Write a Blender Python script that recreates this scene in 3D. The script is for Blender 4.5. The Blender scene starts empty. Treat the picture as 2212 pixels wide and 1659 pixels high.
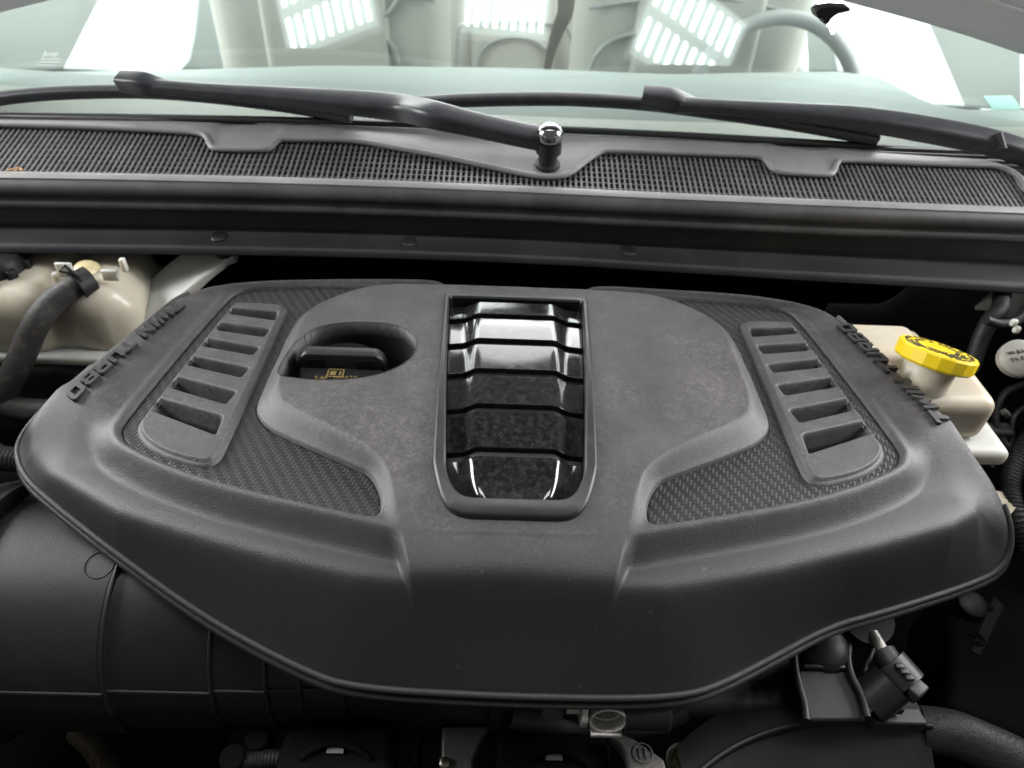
import bpy, bmesh, math, random
import numpy as np
from mathutils import Vector, Matrix
random.seed(7); np.random.seed(7)
sc = bpy.context.scene
R = math.radians
mm = .001

# ------------------------------------------------------------------ camera
F = 1550.0                                   # focal length in pixels of a 2212 px wide picture
PITCH, YAW, ROLL = R(40), R(-1.5), R(2.87)
CAM = np.array([-.0144, 0, .38])
def ray(u, v):
    x = (u - 1106) / F; y = (829.5 - v) / F
    c, s = math.cos(ROLL), math.sin(ROLL); x, y = c*x - s*y, s*x + c*y
    d = (x, math.cos(PITCH) + y*math.sin(PITCH), -math.sin(PITCH) + y*math.cos(PITCH))
    c, s = math.cos(YAW), math.sin(YAW)
    return np.array([c*d[0] - s*d[1], s*d[0] + c*d[1], d[2]])
def Pz(u, v, z): d = ray(u, v); return CAM + d*((z - CAM[2])/d[2])
def Py(u, v, y): d = ray(u, v); return CAM + d*(y/d[1])
def Px(u, v, x): d = ray(u, v); return CAM + d*((x - CAM[0])/d[0])
def Ps(u, v, a, b): d = ray(u, v); return CAM + d*((a - CAM[2])/(d[2] - b*d[1]))   # plane z = a + b*y
cd = bpy.data.cameras.new('camera'); cam = bpy.data.objects.new('camera', cd); sc.collection.objects.link(cam)
cd.sensor_width = 36; cd.lens = 36*F/2212; cd.clip_start = .01; cd.clip_end = 100
fw, rt, up = ray(1106, 829.5), ray(1106+F, 829.5) - ray(1106, 829.5), ray(1106, 829.5-F) - ray(1106, 829.5)
cam.matrix_world = Matrix(((rt[0], up[0], -fw[0], CAM[0]), (rt[1], up[1], -fw[1], CAM[1]), (rt[2], up[2], -fw[2], CAM[2]), (0, 0, 0, 1)))
cd.dof.use_dof = True; cd.dof.focus_distance = .53; cd.dof.aperture_fstop = 7.5
sc.camera = cam
sc.render.resolution_x, sc.render.resolution_y = 1024, 768

# ------------------------------------------------------------------ light
w = bpy.data.worlds.new('World'); sc.world = w; w.use_nodes = True
bg = w.node_tree.nodes['Background']; bg.inputs[0].default_value = (.97, 1, .985, 1); bg.inputs[1].default_value = .15
def area(name, loc, to, sx, sy, power, col=(1, 1, 1)):
    l = bpy.data.lights.new(name, 'AREA'); l.shape = 'RECTANGLE'; l.size = sx; l.size_y = sy; l.energy = power; l.color = col
    o = bpy.data.objects.new(name, l); sc.collection.objects.link(o); o.location = loc
    o.rotation_euler = (Vector(to) - Vector(loc)).to_track_quat('-Z', 'Y').to_euler()
    return o
area('room_light', (0, .58, 2.3), (0, .45, 0), 3.2, .34, 50)
area('room_light', (-2.5, 1.0, 1.1), (0, .5, 0), 1.6, 1.2, 155)
area('room_light', (2.5, 1.0, 1.1), (0, .5, 0), 1.6, 1.2, 155)
area('room_light', (0, 4.2, 1.95), (0, .5, 0), 6.0, 2.8, 370)
area('wall_fill', (-1.6, 2.6, 2.2), (-3.2, 2.2, .2), 1.5, .5, 210)  # unseen lamps added to whiten the walls behind the side windows
area('wall_fill', (1.6, 2.6, 2.2), (3.2, 2.2, .2), 1.5, .5, 210)
area('wall_fill', (0, 3.4, 2.2), (0, 5.0, .2), 3.0, .5, 350)
sc.view_settings.view_transform = 'Standard'; sc.view_settings.look = 'None'; sc.view_settings.exposure = 0; sc.view_settings.gamma = 1
sc.render.engine = 'CYCLES'

# ------------------------------------------------------------------ materials
M = {}
def mat(name, col, rough=.5, metal=0., spec=.5, bump=None, mott=None, coat=0., sss=0., emit=0., mix2=None, rmott=None):
    """bump=(scale,dist)  mott=(scale,col2,lo,hi[,distort])  colour noise;  rmott=(scale,r2) roughness noise"""
    m = bpy.data.materials.new(name); m.use_nodes = True; nt = m.node_tree; b = nt.nodes['Principled BSDF']
    b.inputs['Base Color'].default_value = (*col, 1); b.inputs['Roughness'].default_value = rough
    b.inputs['Metallic'].default_value = metal; b.inputs['Specular IOR Level'].default_value = spec
    b.inputs['Coat Weight'].default_value = coat; b.inputs['Coat Roughness'].default_value = .05
    if sss:
        b.inputs['Subsurface Weight'].default_value = sss; b.inputs['Subsurface Radius'].default_value = (.03, .022, .014); b.inputs['Subsurface Scale'].default_value = .6
    if emit: b.inputs['Emission Color'].default_value = (*col, 1); b.inputs['Emission Strength'].default_value = emit
    tc = nt.nodes.new('ShaderNodeTexCoord')
    def noise(scale, det=4, dist=0., rgh=.6):
        n = nt.nodes.new('ShaderNodeTexNoise'); n.inputs['Scale'].default_value = scale; n.inputs['Detail'].default_value = det
        n.inputs['Distortion'].default_value = dist; n.inputs['Roughness'].default_value = rgh
        nt.links.new(tc.outputs['Object'], n.inputs['Vector']); return n.outputs['Fac']
    def rng(sock, lo, hi, a=0., b_=1.):
        r = nt.nodes.new('ShaderNodeMapRange'); r.inputs[1].default_value = lo; r.inputs[2].default_value = hi
        r.inputs[3].default_value = a; r.inputs[4].default_value = b_; nt.links.new(sock, r.inputs[0]); return r.outputs[0]
    if mott:
        s, c2, lo, hi = mott[:4]; f = rng(noise(s, 6, mott[4] if len(mott) > 4 else .5, .68), lo, hi)
        mx = nt.nodes.new('ShaderNodeMix'); mx.data_type = 'RGBA'
        mx.inputs[6].default_value = (*col, 1); mx.inputs[7].default_value = (*c2, 1)
        nt.links.new(f, mx.inputs[0]); nt.links.new(mx.outputs[2], b.inputs['Base Color'])
    if rmott:
        nt.links.new(rng(noise(rmott[0], 5, .4), .35, .7, rough, rmott[1]), b.inputs['Roughness'])
    if bump:
        bp = nt.nodes.new('ShaderNodeBump'); bp.inputs['Strength'].default_value = 1; bp.inputs['Distance'].default_value = bump[1]
        nt.links.new(noise(bump[0], 2), bp.inputs['Height']); nt.links.new(bp.outputs[0], b.inputs['Normal'])
    M[name] = m; return m
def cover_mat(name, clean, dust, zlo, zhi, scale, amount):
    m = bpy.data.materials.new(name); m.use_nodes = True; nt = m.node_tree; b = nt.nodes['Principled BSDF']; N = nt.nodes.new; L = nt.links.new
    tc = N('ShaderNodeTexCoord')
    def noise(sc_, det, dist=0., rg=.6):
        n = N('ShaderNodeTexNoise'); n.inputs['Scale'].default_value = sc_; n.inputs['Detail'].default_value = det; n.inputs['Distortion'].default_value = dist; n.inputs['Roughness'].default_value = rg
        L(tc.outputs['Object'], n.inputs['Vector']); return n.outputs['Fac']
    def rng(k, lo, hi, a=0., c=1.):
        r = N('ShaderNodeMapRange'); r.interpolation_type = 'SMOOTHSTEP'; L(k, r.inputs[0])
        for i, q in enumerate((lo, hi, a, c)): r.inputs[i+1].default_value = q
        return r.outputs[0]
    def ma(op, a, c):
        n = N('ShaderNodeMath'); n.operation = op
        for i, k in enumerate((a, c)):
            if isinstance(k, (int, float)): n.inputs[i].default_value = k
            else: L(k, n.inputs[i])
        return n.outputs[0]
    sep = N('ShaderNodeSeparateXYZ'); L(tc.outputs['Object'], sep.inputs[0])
    film = rng(sep.outputs[2], zlo, zhi)                                  # settled dust film; its fade with height also paints shade into the skirt
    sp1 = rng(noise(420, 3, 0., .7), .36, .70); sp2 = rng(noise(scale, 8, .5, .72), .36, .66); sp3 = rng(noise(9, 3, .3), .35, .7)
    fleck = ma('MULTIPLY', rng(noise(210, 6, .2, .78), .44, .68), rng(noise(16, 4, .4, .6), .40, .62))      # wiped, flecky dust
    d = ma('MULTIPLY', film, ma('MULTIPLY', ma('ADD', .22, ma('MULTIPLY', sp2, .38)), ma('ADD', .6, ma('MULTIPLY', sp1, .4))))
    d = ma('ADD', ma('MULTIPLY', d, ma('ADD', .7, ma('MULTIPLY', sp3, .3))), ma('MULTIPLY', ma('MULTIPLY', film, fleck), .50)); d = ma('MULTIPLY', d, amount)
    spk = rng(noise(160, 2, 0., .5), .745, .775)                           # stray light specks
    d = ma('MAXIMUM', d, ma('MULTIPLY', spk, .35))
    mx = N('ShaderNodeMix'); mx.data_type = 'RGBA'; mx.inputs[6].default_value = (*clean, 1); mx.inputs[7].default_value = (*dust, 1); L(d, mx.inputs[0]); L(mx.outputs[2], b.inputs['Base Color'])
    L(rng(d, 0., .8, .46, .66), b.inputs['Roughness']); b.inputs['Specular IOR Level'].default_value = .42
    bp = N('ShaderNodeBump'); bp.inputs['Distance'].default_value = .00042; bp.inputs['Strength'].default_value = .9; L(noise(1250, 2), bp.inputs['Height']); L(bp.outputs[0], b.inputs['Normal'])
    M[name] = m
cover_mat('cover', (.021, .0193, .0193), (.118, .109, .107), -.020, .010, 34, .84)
mat('cover_front', (.02, .02, .021), .5, bump=(1100, .0002))
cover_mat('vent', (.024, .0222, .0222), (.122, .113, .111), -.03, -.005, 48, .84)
mat('letter', (.018, .0175, .018), .45, bump=(1500, .0001))
mat('frame', (.012, .012, .013), .36, rmott=(60, .5))
mat('rib', (.004, .004, .004), .5)
mat('plate', (.007, .007, .008), .06, spec=.5, coat=.15, mott=(240, (.034, .032, .03), .42, .8, .2), rmott=(140, .13))
mat('black', (.006, .006, .0065), .5, spec=.3, bump=(500, .0002))
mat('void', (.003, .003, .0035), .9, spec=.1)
mat('dark_plastic', (.009, .009, .0105), .45, spec=.35, bump=(700, .00015), mott=(20, (.015, .0145, .0145), .45, .8))
mat('grille', (.11, .108, .112), .5, mott=(30, (.17, .165, .165), .4, .8))
mat('cowl', (.22, .215, .215), .48, mott=(14, (.30, .29, .285), .4, .75), bump=(900, .0001))
mat('cowl_dark', (.012, .012, .014), .36, spec=.35, mott=(12, (.026, .025, .025), .45, .8))
mat('seal', (.045, .043, .043), .5, mott=(16, (.10, .095, .092), .4, .8))
mat('wiper', (.045, .047, .053), .38, mott=(60, (.075, .075, .08), .45, .8))
mat('rubber', (.012, .012, .012), .55)
mat('bellows', (.06, .06, .063), .3)
mat('rubber_hose', (.035, .033, .032), .6, mott=(120, (.12, .10, .075), .52, .8), bump=(260, .0006))
mat('chrome', (.42, .42, .43), .16, metal=1.)
mat('tank', (.60, .55, .45), .34, sss=.6, mott=(14, (.50, .44, .33), .45, .8))
mat('tank_white', (.58, .59, .56), .38, sss=.4, mott=(30, (.5, .48, .42), .45, .8))
mat('tank_fluid', (.045, .040, .060), .4)
mat('tank_cream', (.50, .45, .36), .4, sss=.4, mott=(14, (.40, .33, .25), .45, .8))
mat('nipple', (.72, .62, .36), .3, sss=.4)
mat('yellow', (.66, .48, .008), .38, sss=.1)
mat('ink', (.04, .035, .015), .5)
mat('gold_ink', (.16, .115, .035), .6)
mat('alu', (.50, .475, .44), .4, metal=.45, bump=(500, .0004), mott=(60, (.36, .34, .31), .4, .7))
mat('alu_dull', (.10, .095, .09), .55, metal=.6, bump=(300, .0005))
mat('zinc', (.34, .31, .27), .35, metal=1., mott=(60, (.22, .18, .13), .4, .7))
mat('white_cap', (.25, .24, .215), .5, mott=(70, (.16, .145, .12), .5, .75))
mat('paint', (.72, .72, .70), .25, coat=.6)
mat('hood_paint', (.74, .74, .75), .3, coat=.5)
mat('liner', (.006, .006, .007), .9, bump=(120, .001))
mat('seat', (.29, .278, .252), .6)
mat('seat_dark', (.17, .17, .165), .6)
mat('dash', (.165, .19, .18), .6)
mat('dash_front', (.36, .345, .315), .6)
mat('trim', (.50, .52, .505), .6)
mat('trim_dark', (.34, .37, .36), .6)
mat('streak', (.10, .075, .06), .7)
mat('sticker', (.22, .46, .41), .6)
mat('label_white', (.16, .15, .14), .7)
mat('label_dim', (.016, .0155, .015), .8, spec=.1)
mat('led', (.90, 1, .97), .5, emit=22)
mat('led_panel', (.85, 1, .96), .5, emit=1.3)
mat('fixture', (.7, .7, .7), .5)
mat('loom', (.012, .0115, .0115), .55, spec=.35, bump=(300, .0006))
mat('connector', (.019, .019, .0195), .5)
mat('silver_brown', (.42, .36, .28), .35, metal=.8, mott=(60, (.2, .15, .1), .4, .7))
mat('paper', (.5, .44, .34), .7, mott=(60, (.35, .28, .18), .4, .7))
# woven carbon look
def carbon():
    m = bpy.data.materials.new('carbon'); m.use_nodes = True; nt = m.node_tree; b = nt.nodes['Principled BSDF']; N = nt.nodes.new; L = nt.links.new
    tc = N('ShaderNodeTexCoord'); mp = N('ShaderNodeMapping'); mp.inputs['Rotation'].default_value = (0, 0, R(12)); mp.inputs['Scale'].default_value = (380, 380, 380)
    L(tc.outputs['Object'], mp.inputs[0]); sx = N('ShaderNodeSeparateXYZ'); L(mp.outputs[0], sx.inputs[0])
    def ma(op, a, b_=None):
        n = N('ShaderNodeMath'); n.operation = op
        for i, k in enumerate((a, b_)):
            if k is None: continue
            if isinstance(k, (int, float)): n.inputs[i].default_value = k
            else: L(k, n.inputs[i])
        return n.outputs[0]
    fx, fy = ma('FRACT', sx.outputs[0]), ma('FRACT', sx.outputs[1])
    ix, iy = ma('FLOOR', sx.outputs[0]), ma('FLOOR', sx.outputs[1])
    par = ma('LESS_THAN', ma('FLOORED_MODULO', ma('ADD', ix, iy), 4.), 1.5)
    hx, hy = ma('SINE', ma('MULTIPLY', fx, math.pi)), ma('SINE', ma('MULTIPLY', fy, math.pi))
    h = ma('ADD', ma('MULTIPLY', ma('POWER', hx, .6), par), ma('MULTIPLY', ma('POWER', hy, .6), ma('SUBTRACT', 1., par)))
    h2 = ma('ADD', h, ma('MULTIPLY', par, .9))
    bp = N('ShaderNodeBump'); bp.inputs['Distance'].default_value = .00026; bp.inputs['Strength'].default_value = 1; L(h2, bp.inputs['Height']); L(bp.outputs[0], b.inputs['Normal'])
    mx = N('ShaderNodeMix'); mx.data_type = 'RGBA'; mx.inputs[6].default_value = (.006, .006, .006, 1); mx.inputs[7].default_value = (.017, .0165, .0165, 1)
    L(par, mx.inputs[0]); L(mx.outputs[2], b.inputs['Base Color']); b.inputs['Roughness'].default_value = .55; b.inputs['Specular IOR Level'].default_value = .35
    M['carbon'] = m
carbon()
def glass_mat():
    m = bpy.data.materials.new('glass'); m.use_nodes = True; nt = m.node_tree; nt.nodes.clear(); N = nt.nodes.new
    o = N('ShaderNodeOutputMaterial'); t = N('ShaderNodeBsdfTransparent'); t.inputs[0].default_value = (.80, .90, .86, 1)
    g = N('ShaderNodeBsdfGlossy'); g.inputs['Roughness'].default_value = .01; f = N('ShaderNodeFresnel'); f.inputs[0].default_value = 1.75
    mx = N('ShaderNodeMixShader'); nt.links.new(f.outputs[0], mx.inputs[0]); nt.links.new(t.outputs[0], mx.inputs[1]); nt.links.new(g.outputs[0], mx.inputs[2]); df = N('ShaderNodeBsdfDiffuse'); df.inputs[0].default_value = (.62, .74, .70, 1); m2 = N('ShaderNodeMixShader'); m2.inputs[0].default_value = .045; nt.links.new(mx.outputs[0], m2.inputs[1]); nt.links.new(df.outputs[0], m2.inputs[2]); nt.links.new(m2.outputs[0], o.inputs[0])  # faint diffuse layer paints a veil of glare over the glass
    M['glass'] = m
glass_mat()

# ------------------------------------------------------------------ object helpers
def thing(name, label, cat, loc=(0, 0, 0), group=None):
    o = bpy.data.objects.new(name, None); sc.collection.objects.link(o); o.location = [float(a) for a in loc]; o.empty_display_size = .02
    o['label'] = label; o['category'] = cat
    if group: o['group'] = group
    return o
def adopt(o, parent):
    o.parent = parent
    if parent is not None:
        L = Vector((0, 0, 0)); p = parent
        L = p.location.copy() if p.type == 'EMPTY' else Vector((0, 0, 0))
        o.matrix_parent_inverse = Matrix.Translation(-L)
def tag(o, label, cat, group=None, kind=None):
    if kind == 'structure': o['kind'] = kind
    o['label'] = label; o['category'] = cat
    if group: o['group'] = group
    return o
def finish(name, me, m, parent, smooth=True, label=None, bevel=0, sub=0):
    o = bpy.data.objects.new(name, me); sc.collection.objects.link(o)
    if m: me.materials.append(M[m])
    if smooth: me.polygons.foreach_set('use_smooth', [True]*len(me.polygons))
    adopt(o, parent)
    if label: o['label'] = label
    if bevel:
        b = o.modifiers.new('bevel', 'BEVEL'); b.width = bevel; b.segments = 2; b.limit_method = 'ANGLE'; b.angle_limit = R(35); b.harden_normals = False
    if sub: s = o.modifiers.new('sub', 'SUBSURF'); s.levels = s.render_levels = sub
    return o
def autosmooth(o, ang=40):
    me = o.data; bm = bmesh.new(); bm.from_mesh(me)
    for e in bm.edges:
        if len(e.link_faces) == 2 and e.calc_face_angle(0) > R(ang): e.smooth = False
    bm.to_mesh(me); bm.free(); return o
def mesh(name, V, Fc, m, parent=None, smooth=True, label=None, bevel=0, sharp=None, sub=0):
    me = bpy.data.meshes.new(name); me.from_pydata([tuple(map(float, v)) for v in V], [], [tuple(map(int, f)) for f in Fc]); me.update()
    o = finish(name, me, m, parent, smooth, label, bevel, sub)
    if sharp: autosmooth(o, sharp)
    return o
def box(name, c, s, m, parent=None, rot=None, bevel=.002, label=None):
    V = [Vector((x*s[0]/2, y*s[1]/2, z*s[2]/2)) for x in (-1, 1) for y in (-1, 1) for z in (-1, 1)]
    if rot is not None: V = [rot @ v for v in V]
    V = [v + Vector(c) for v in V]
    return mesh(name, V, [(0, 1, 3, 2), (4, 6, 7, 5), (0, 4, 5, 1), (2, 3, 7, 6), (0, 2, 6, 4), (1, 5, 7, 3)], m, parent, True, label, bevel, sharp=None if bevel else 30)
def frame_axes(d, upv=(0, 0, 1)):
    d = Vector(d).normalized(); s = d.cross(Vector(upv))
    if s.length < 1e-4: s = d.cross(Vector((0, 1, 0)))
    s.normalize(); n = s.cross(d); return d, s, n
def sweep(name, pts, prof, m, parent=None, upv=(0, 0, 1), closed=False, caps=True, label=None, sharp=None):
    """prof: function(i, f) -> list of (side, up) offsets"""
    pts = [Vector([float(a) for a in p]) for p in pts]; n = len(pts); V = []; Fc = []; k = None
    for i, p in enumerate(pts):
        a = pts[(i-1) % n] if (closed or i > 0) else p; b = pts[(i+1) % n] if (closed or i < n-1) else p
        d, s, u = frame_axes(b - a, upv); pr = prof(i, i/max(1, n-1)); k = len(pr)
        V += [p + s*q[0] + u*q[1] for q in pr]
    for i in range(n if closed else n-1):
        j = (i+1) % n
        for q in range(k): Fc.append((i*k+q, i*k+(q+1) % k, j*k+(q+1) % k, j*k+q))
    if caps and not closed: Fc.append(tuple(range(k))[::-1]); Fc.append(tuple(range((n-1)*k, n*k)))
    o = mesh(name, V, Fc, m, parent, True, label)
    bm = bmesh.new(); bm.from_mesh(o.data); bmesh.ops.recalc_face_normals(bm, faces=bm.faces)
    for e in bm.edges:
        if len(e.link_faces) == 2 and e.calc_face_angle(0) > R(sharp or 50): e.smooth = False
    bm.to_mesh(o.data); bm.free()
    return o
def circ(r, k=12): return [(r*math.cos(2*math.pi*i/k), r*math.sin(2*math.pi*i/k)) for i in range(k)]
def rrect(w_, h_, r): 
    out = []
    for cx, cy, a0 in ((w_/2-r, h_/2-r, 0), (-w_/2+r, h_/2-r, 90), (-w_/2+r, -h_/2+r, 180), (w_/2-r, -h_/2+r, 270)):
        for k in range(4): a = R(a0 + 30*k); out.append((cx + r*math.cos(a), cy + r*math.sin(a)))
    return out
def tube(name, pts, r, m, parent=None, k=14, label=None, sm=True, closed=False, n=None):
    pts = [np.array(p, float) for p in pts]
    if sm and len(pts) > 2: pts = catmull(pts, n or 8, closed)
    rr = r if callable(r) else (lambda f: r)
    return sweep(name, pts, lambda i, f: circ(rr(f), k), m, parent, label=label, closed=closed)
def catmull(P, n=8, closed=False):
    P = [np.array(p, float) for p in P]; N_ = len(P); out = []
    for i in range(N_ if closed else N_-1):
        p0 = P[(i-1) % N_] if (closed or i > 0) else 2*P[0]-P[1]; p1 = P[i]; p2 = P[(i+1) % N_]; p3 = P[(i+2) % N_] if (closed or i < N_-2) else 2*P[-1]-P[-2]
        for k in range(n):
            t = k/n; out.append(.5*((2*p1) + (-p0+p2)*t + (2*p0-5*p1+4*p2-p3)*t*t + (-p0+3*p1-3*p2+p3)*t**3))
    if not closed: out.append(P[-1])
    return out
def chaikin(P, it=2, closed=True):
    P = [np.array(p, float) for p in P]
    for _ in range(it):
        Q = []; n = len(P)
        for i in range(n if closed else n-1):
            a, b = P[i], P[(i+1) % n]; Q += [.75*a + .25*b, .25*a + .75*b]
        if not closed: Q = [P[0]] + Q + [P[-1]]
        P = Q
    return P
def lathe(name, prof, m, parent=None, base=(0, 0, 0), axis=(0, 0, 1), k=32, label=None, sharp=40):
    """prof list of (r, h) along axis"""
    d, s, u = frame_axes(axis, (0, 1, 0) if abs(Vector(axis).normalized().z) > .9 else (0, 0, 1)); V = []; Fc = []; base = Vector([float(a) for a in base])
    for r, h in prof:
        for i in range(k):
            a = 2*math.pi*i/k; V.append(base + d*h + s*(r*math.cos(a)) + u*(r*math.sin(a)))
    n = len(prof)
    for j in range(n-1):
        for i in range(k): Fc.append((j*k+i, j*k+(i+1) % k, (j+1)*k+(i+1) % k, (j+1)*k+i))
    Fc.append(tuple(range(k))[::-1]); Fc.append(tuple(range((n-1)*k, n*k)))
    o = mesh(name, V, Fc, m, parent, True, label)
    bm = bmesh.new(); bm.from_mesh(o.data); bmesh.ops.remove_doubles(bm, verts=bm.verts, dist=1e-6); bmesh.ops.recalc_face_normals(bm, faces=bm.faces)
    for e in bm.edges:
        if len(e.link_faces) == 2 and e.calc_face_angle(0) > R(sharp): e.smooth = False
    bm.to_mesh(o.data); bm.free(); return o
def prism(name, poly, z0, z1, m, parent=None, bevel=.001, label=None, zf=None):
    """plan polygon extruded; poly of (x,y[,zoffset])"""
    n = len(poly); g = lambda p: (p[2] if len(p) > 2 else 0)
    V = [(p[0], p[1], z0+g(p)) for p in poly] + [(p[0], p[1], z1+g(p)) for p in poly]
    Fc = [tuple(range(n))[::-1], tuple(range(n, 2*n))] + [(i, (i+1) % n, n+(i+1) % n, n+i) for i in range(n)]
    o = mesh(name, V, Fc, m, parent, True, label, bevel)
    bm = bmesh.new(); bm.from_mesh(o.data); bmesh.ops.recalc_face_normals(bm, faces=bm.faces)
    for e in bm.edges:
        if len(e.link_faces) == 2 and e.calc_face_angle(0) > R(35): e.smooth = False
    bm.to_mesh(o.data); bm.free(); return o
def slab(name, P3, th, m, parent=None, bevel=.001, label=None, direction=None):
    """3D polygon (near planar) given thickness along its normal or a direction"""
    P3 = [Vector([float(a) for a in p]) for p in P3]; n = len(P3)
    nr = Vector((0, 0, 0))
    for i in range(n): nr += P3[i].cross(P3[(i+1) % n])
    nr.normalize()
    if nr.dot(Vector(CAM) - P3[0]) > 0: nr = -nr
    d = Vector(direction) if direction is not None else nr
    V = P3 + [p + d*th for p in P3]
    Fc = [tuple(range(n)), tuple(range(n, 2*n))[::-1]] + [(i, n+i, n+(i+1) % n, (i+1) % n) for i in range(n)]
    o = mesh(name, V, Fc, m, parent, True, label, bevel)
    bm = bmesh.new(); bm.from_mesh(o.data); bmesh.ops.recalc_face_normals(bm, faces=bm.faces)
    for e in bm.edges:
        if len(e.link_faces) == 2 and e.calc_face_angle(0) > R(35): e.smooth = False
    bm.to_mesh(o.data); bm.free(); return o
def blob(name, boxes, m, parent=None, vox=.003, it=8, label=None):
    """soft moulded shape: union of rounded boxes (centre, size, bevel)"""
    bm = bmesh.new()
    for c, s, bv in boxes:
        g = bmesh.ops.create_cube(bm, size=1); vs = g['verts']
        for v in vs: v.co = Vector((v.co.x*s[0] + c[0], v.co.y*s[1] + c[1], v.co.z*s[2] + c[2]))
        es = list({e for v in vs for e in v.link_edges}); bmesh.ops.bevel(bm, geom=es, offset=bv, segments=4, affect='EDGES', profile=.5)
    me = bpy.data.meshes.new(name); bm.to_mesh(me); bm.free(); o = finish(name, me, m, parent, True, label)
    r = o.modifiers.new('remesh', 'REMESH'); r.mode = 'VOXEL'; r.voxel_size = vox; r.use_smooth_shade = True
    s = o.modifiers.new('smooth', 'SMOOTH'); s.factor = .5; s.iterations = it
    return o
DG = None
def text_mesh(txt, size, depth, offset=0., shear=0., align='LEFT', sx=1.):
    c = bpy.data.curves.new('t', 'FONT'); c.body = txt; c.size = size; c.extrude = depth/2; c.offset = offset; c.shear = shear; c.align_x = align; c.resolution_u = 3
    o = bpy.data.objects.new('t', c); sc.collection.objects.link(o); dg = bpy.context.evaluated_depsgraph_get(); dg.update()
    me = bpy.data.meshes.new_from_object(o.evaluated_get(dg)); bpy.data.objects.remove(o); bpy.data.curves.remove(c)
    me.materials.clear()
    for v in me.vertices: v.co.x *= sx
    return me
def tick_mesh(sz):                                           # one worn, unreadable printed character
    V, Fc = [], []
    for k in range(random.choice((2, 3))):
        hz_ = random.random() < .5; w_, h_ = (sz*.55, sz*.16) if hz_ else (sz*.16, sz*.68); x0 = random.uniform(-.3, .3)*sz - w_/2*(hz_); y0 = random.uniform(0, .5)*sz if hz_ else 0
        b = len(V); zz = .00005*k
        V += [(x0, y0, zz), (x0+w_, y0, zz), (x0+w_, y0+h_, zz), (x0, y0+h_, zz), (x0, y0, zz+.0004), (x0+w_, y0, zz+.0004), (x0+w_, y0+h_, zz+.0004), (x0, y0+h_, zz+.0004)]
        Fc += [tuple(b+i for i in f) for f in ((3, 2, 1, 0), (4, 5, 6, 7), (0, 1, 5, 4), (1, 2, 6, 5), (2, 3, 7, 6), (3, 0, 4, 7))]
    me = bpy.data.meshes.new('print'); me.from_pydata(V, [], Fc); return me
def place_mesh(name, me, m, parent, origin, xd, yd, label=None):
    xd = Vector(xd).normalized(); yd = Vector(yd); yd = (yd - xd*yd.dot(xd)).normalized(); zd = xd.cross(yd)
    me = me.copy(); O = Vector([float(a) for a in origin])
    for v in me.vertices: v.co = O + xd*v.co.x + yd*v.co.y + zd*v.co.z
    return finish(name, me, m, parent, False, label)

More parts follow.
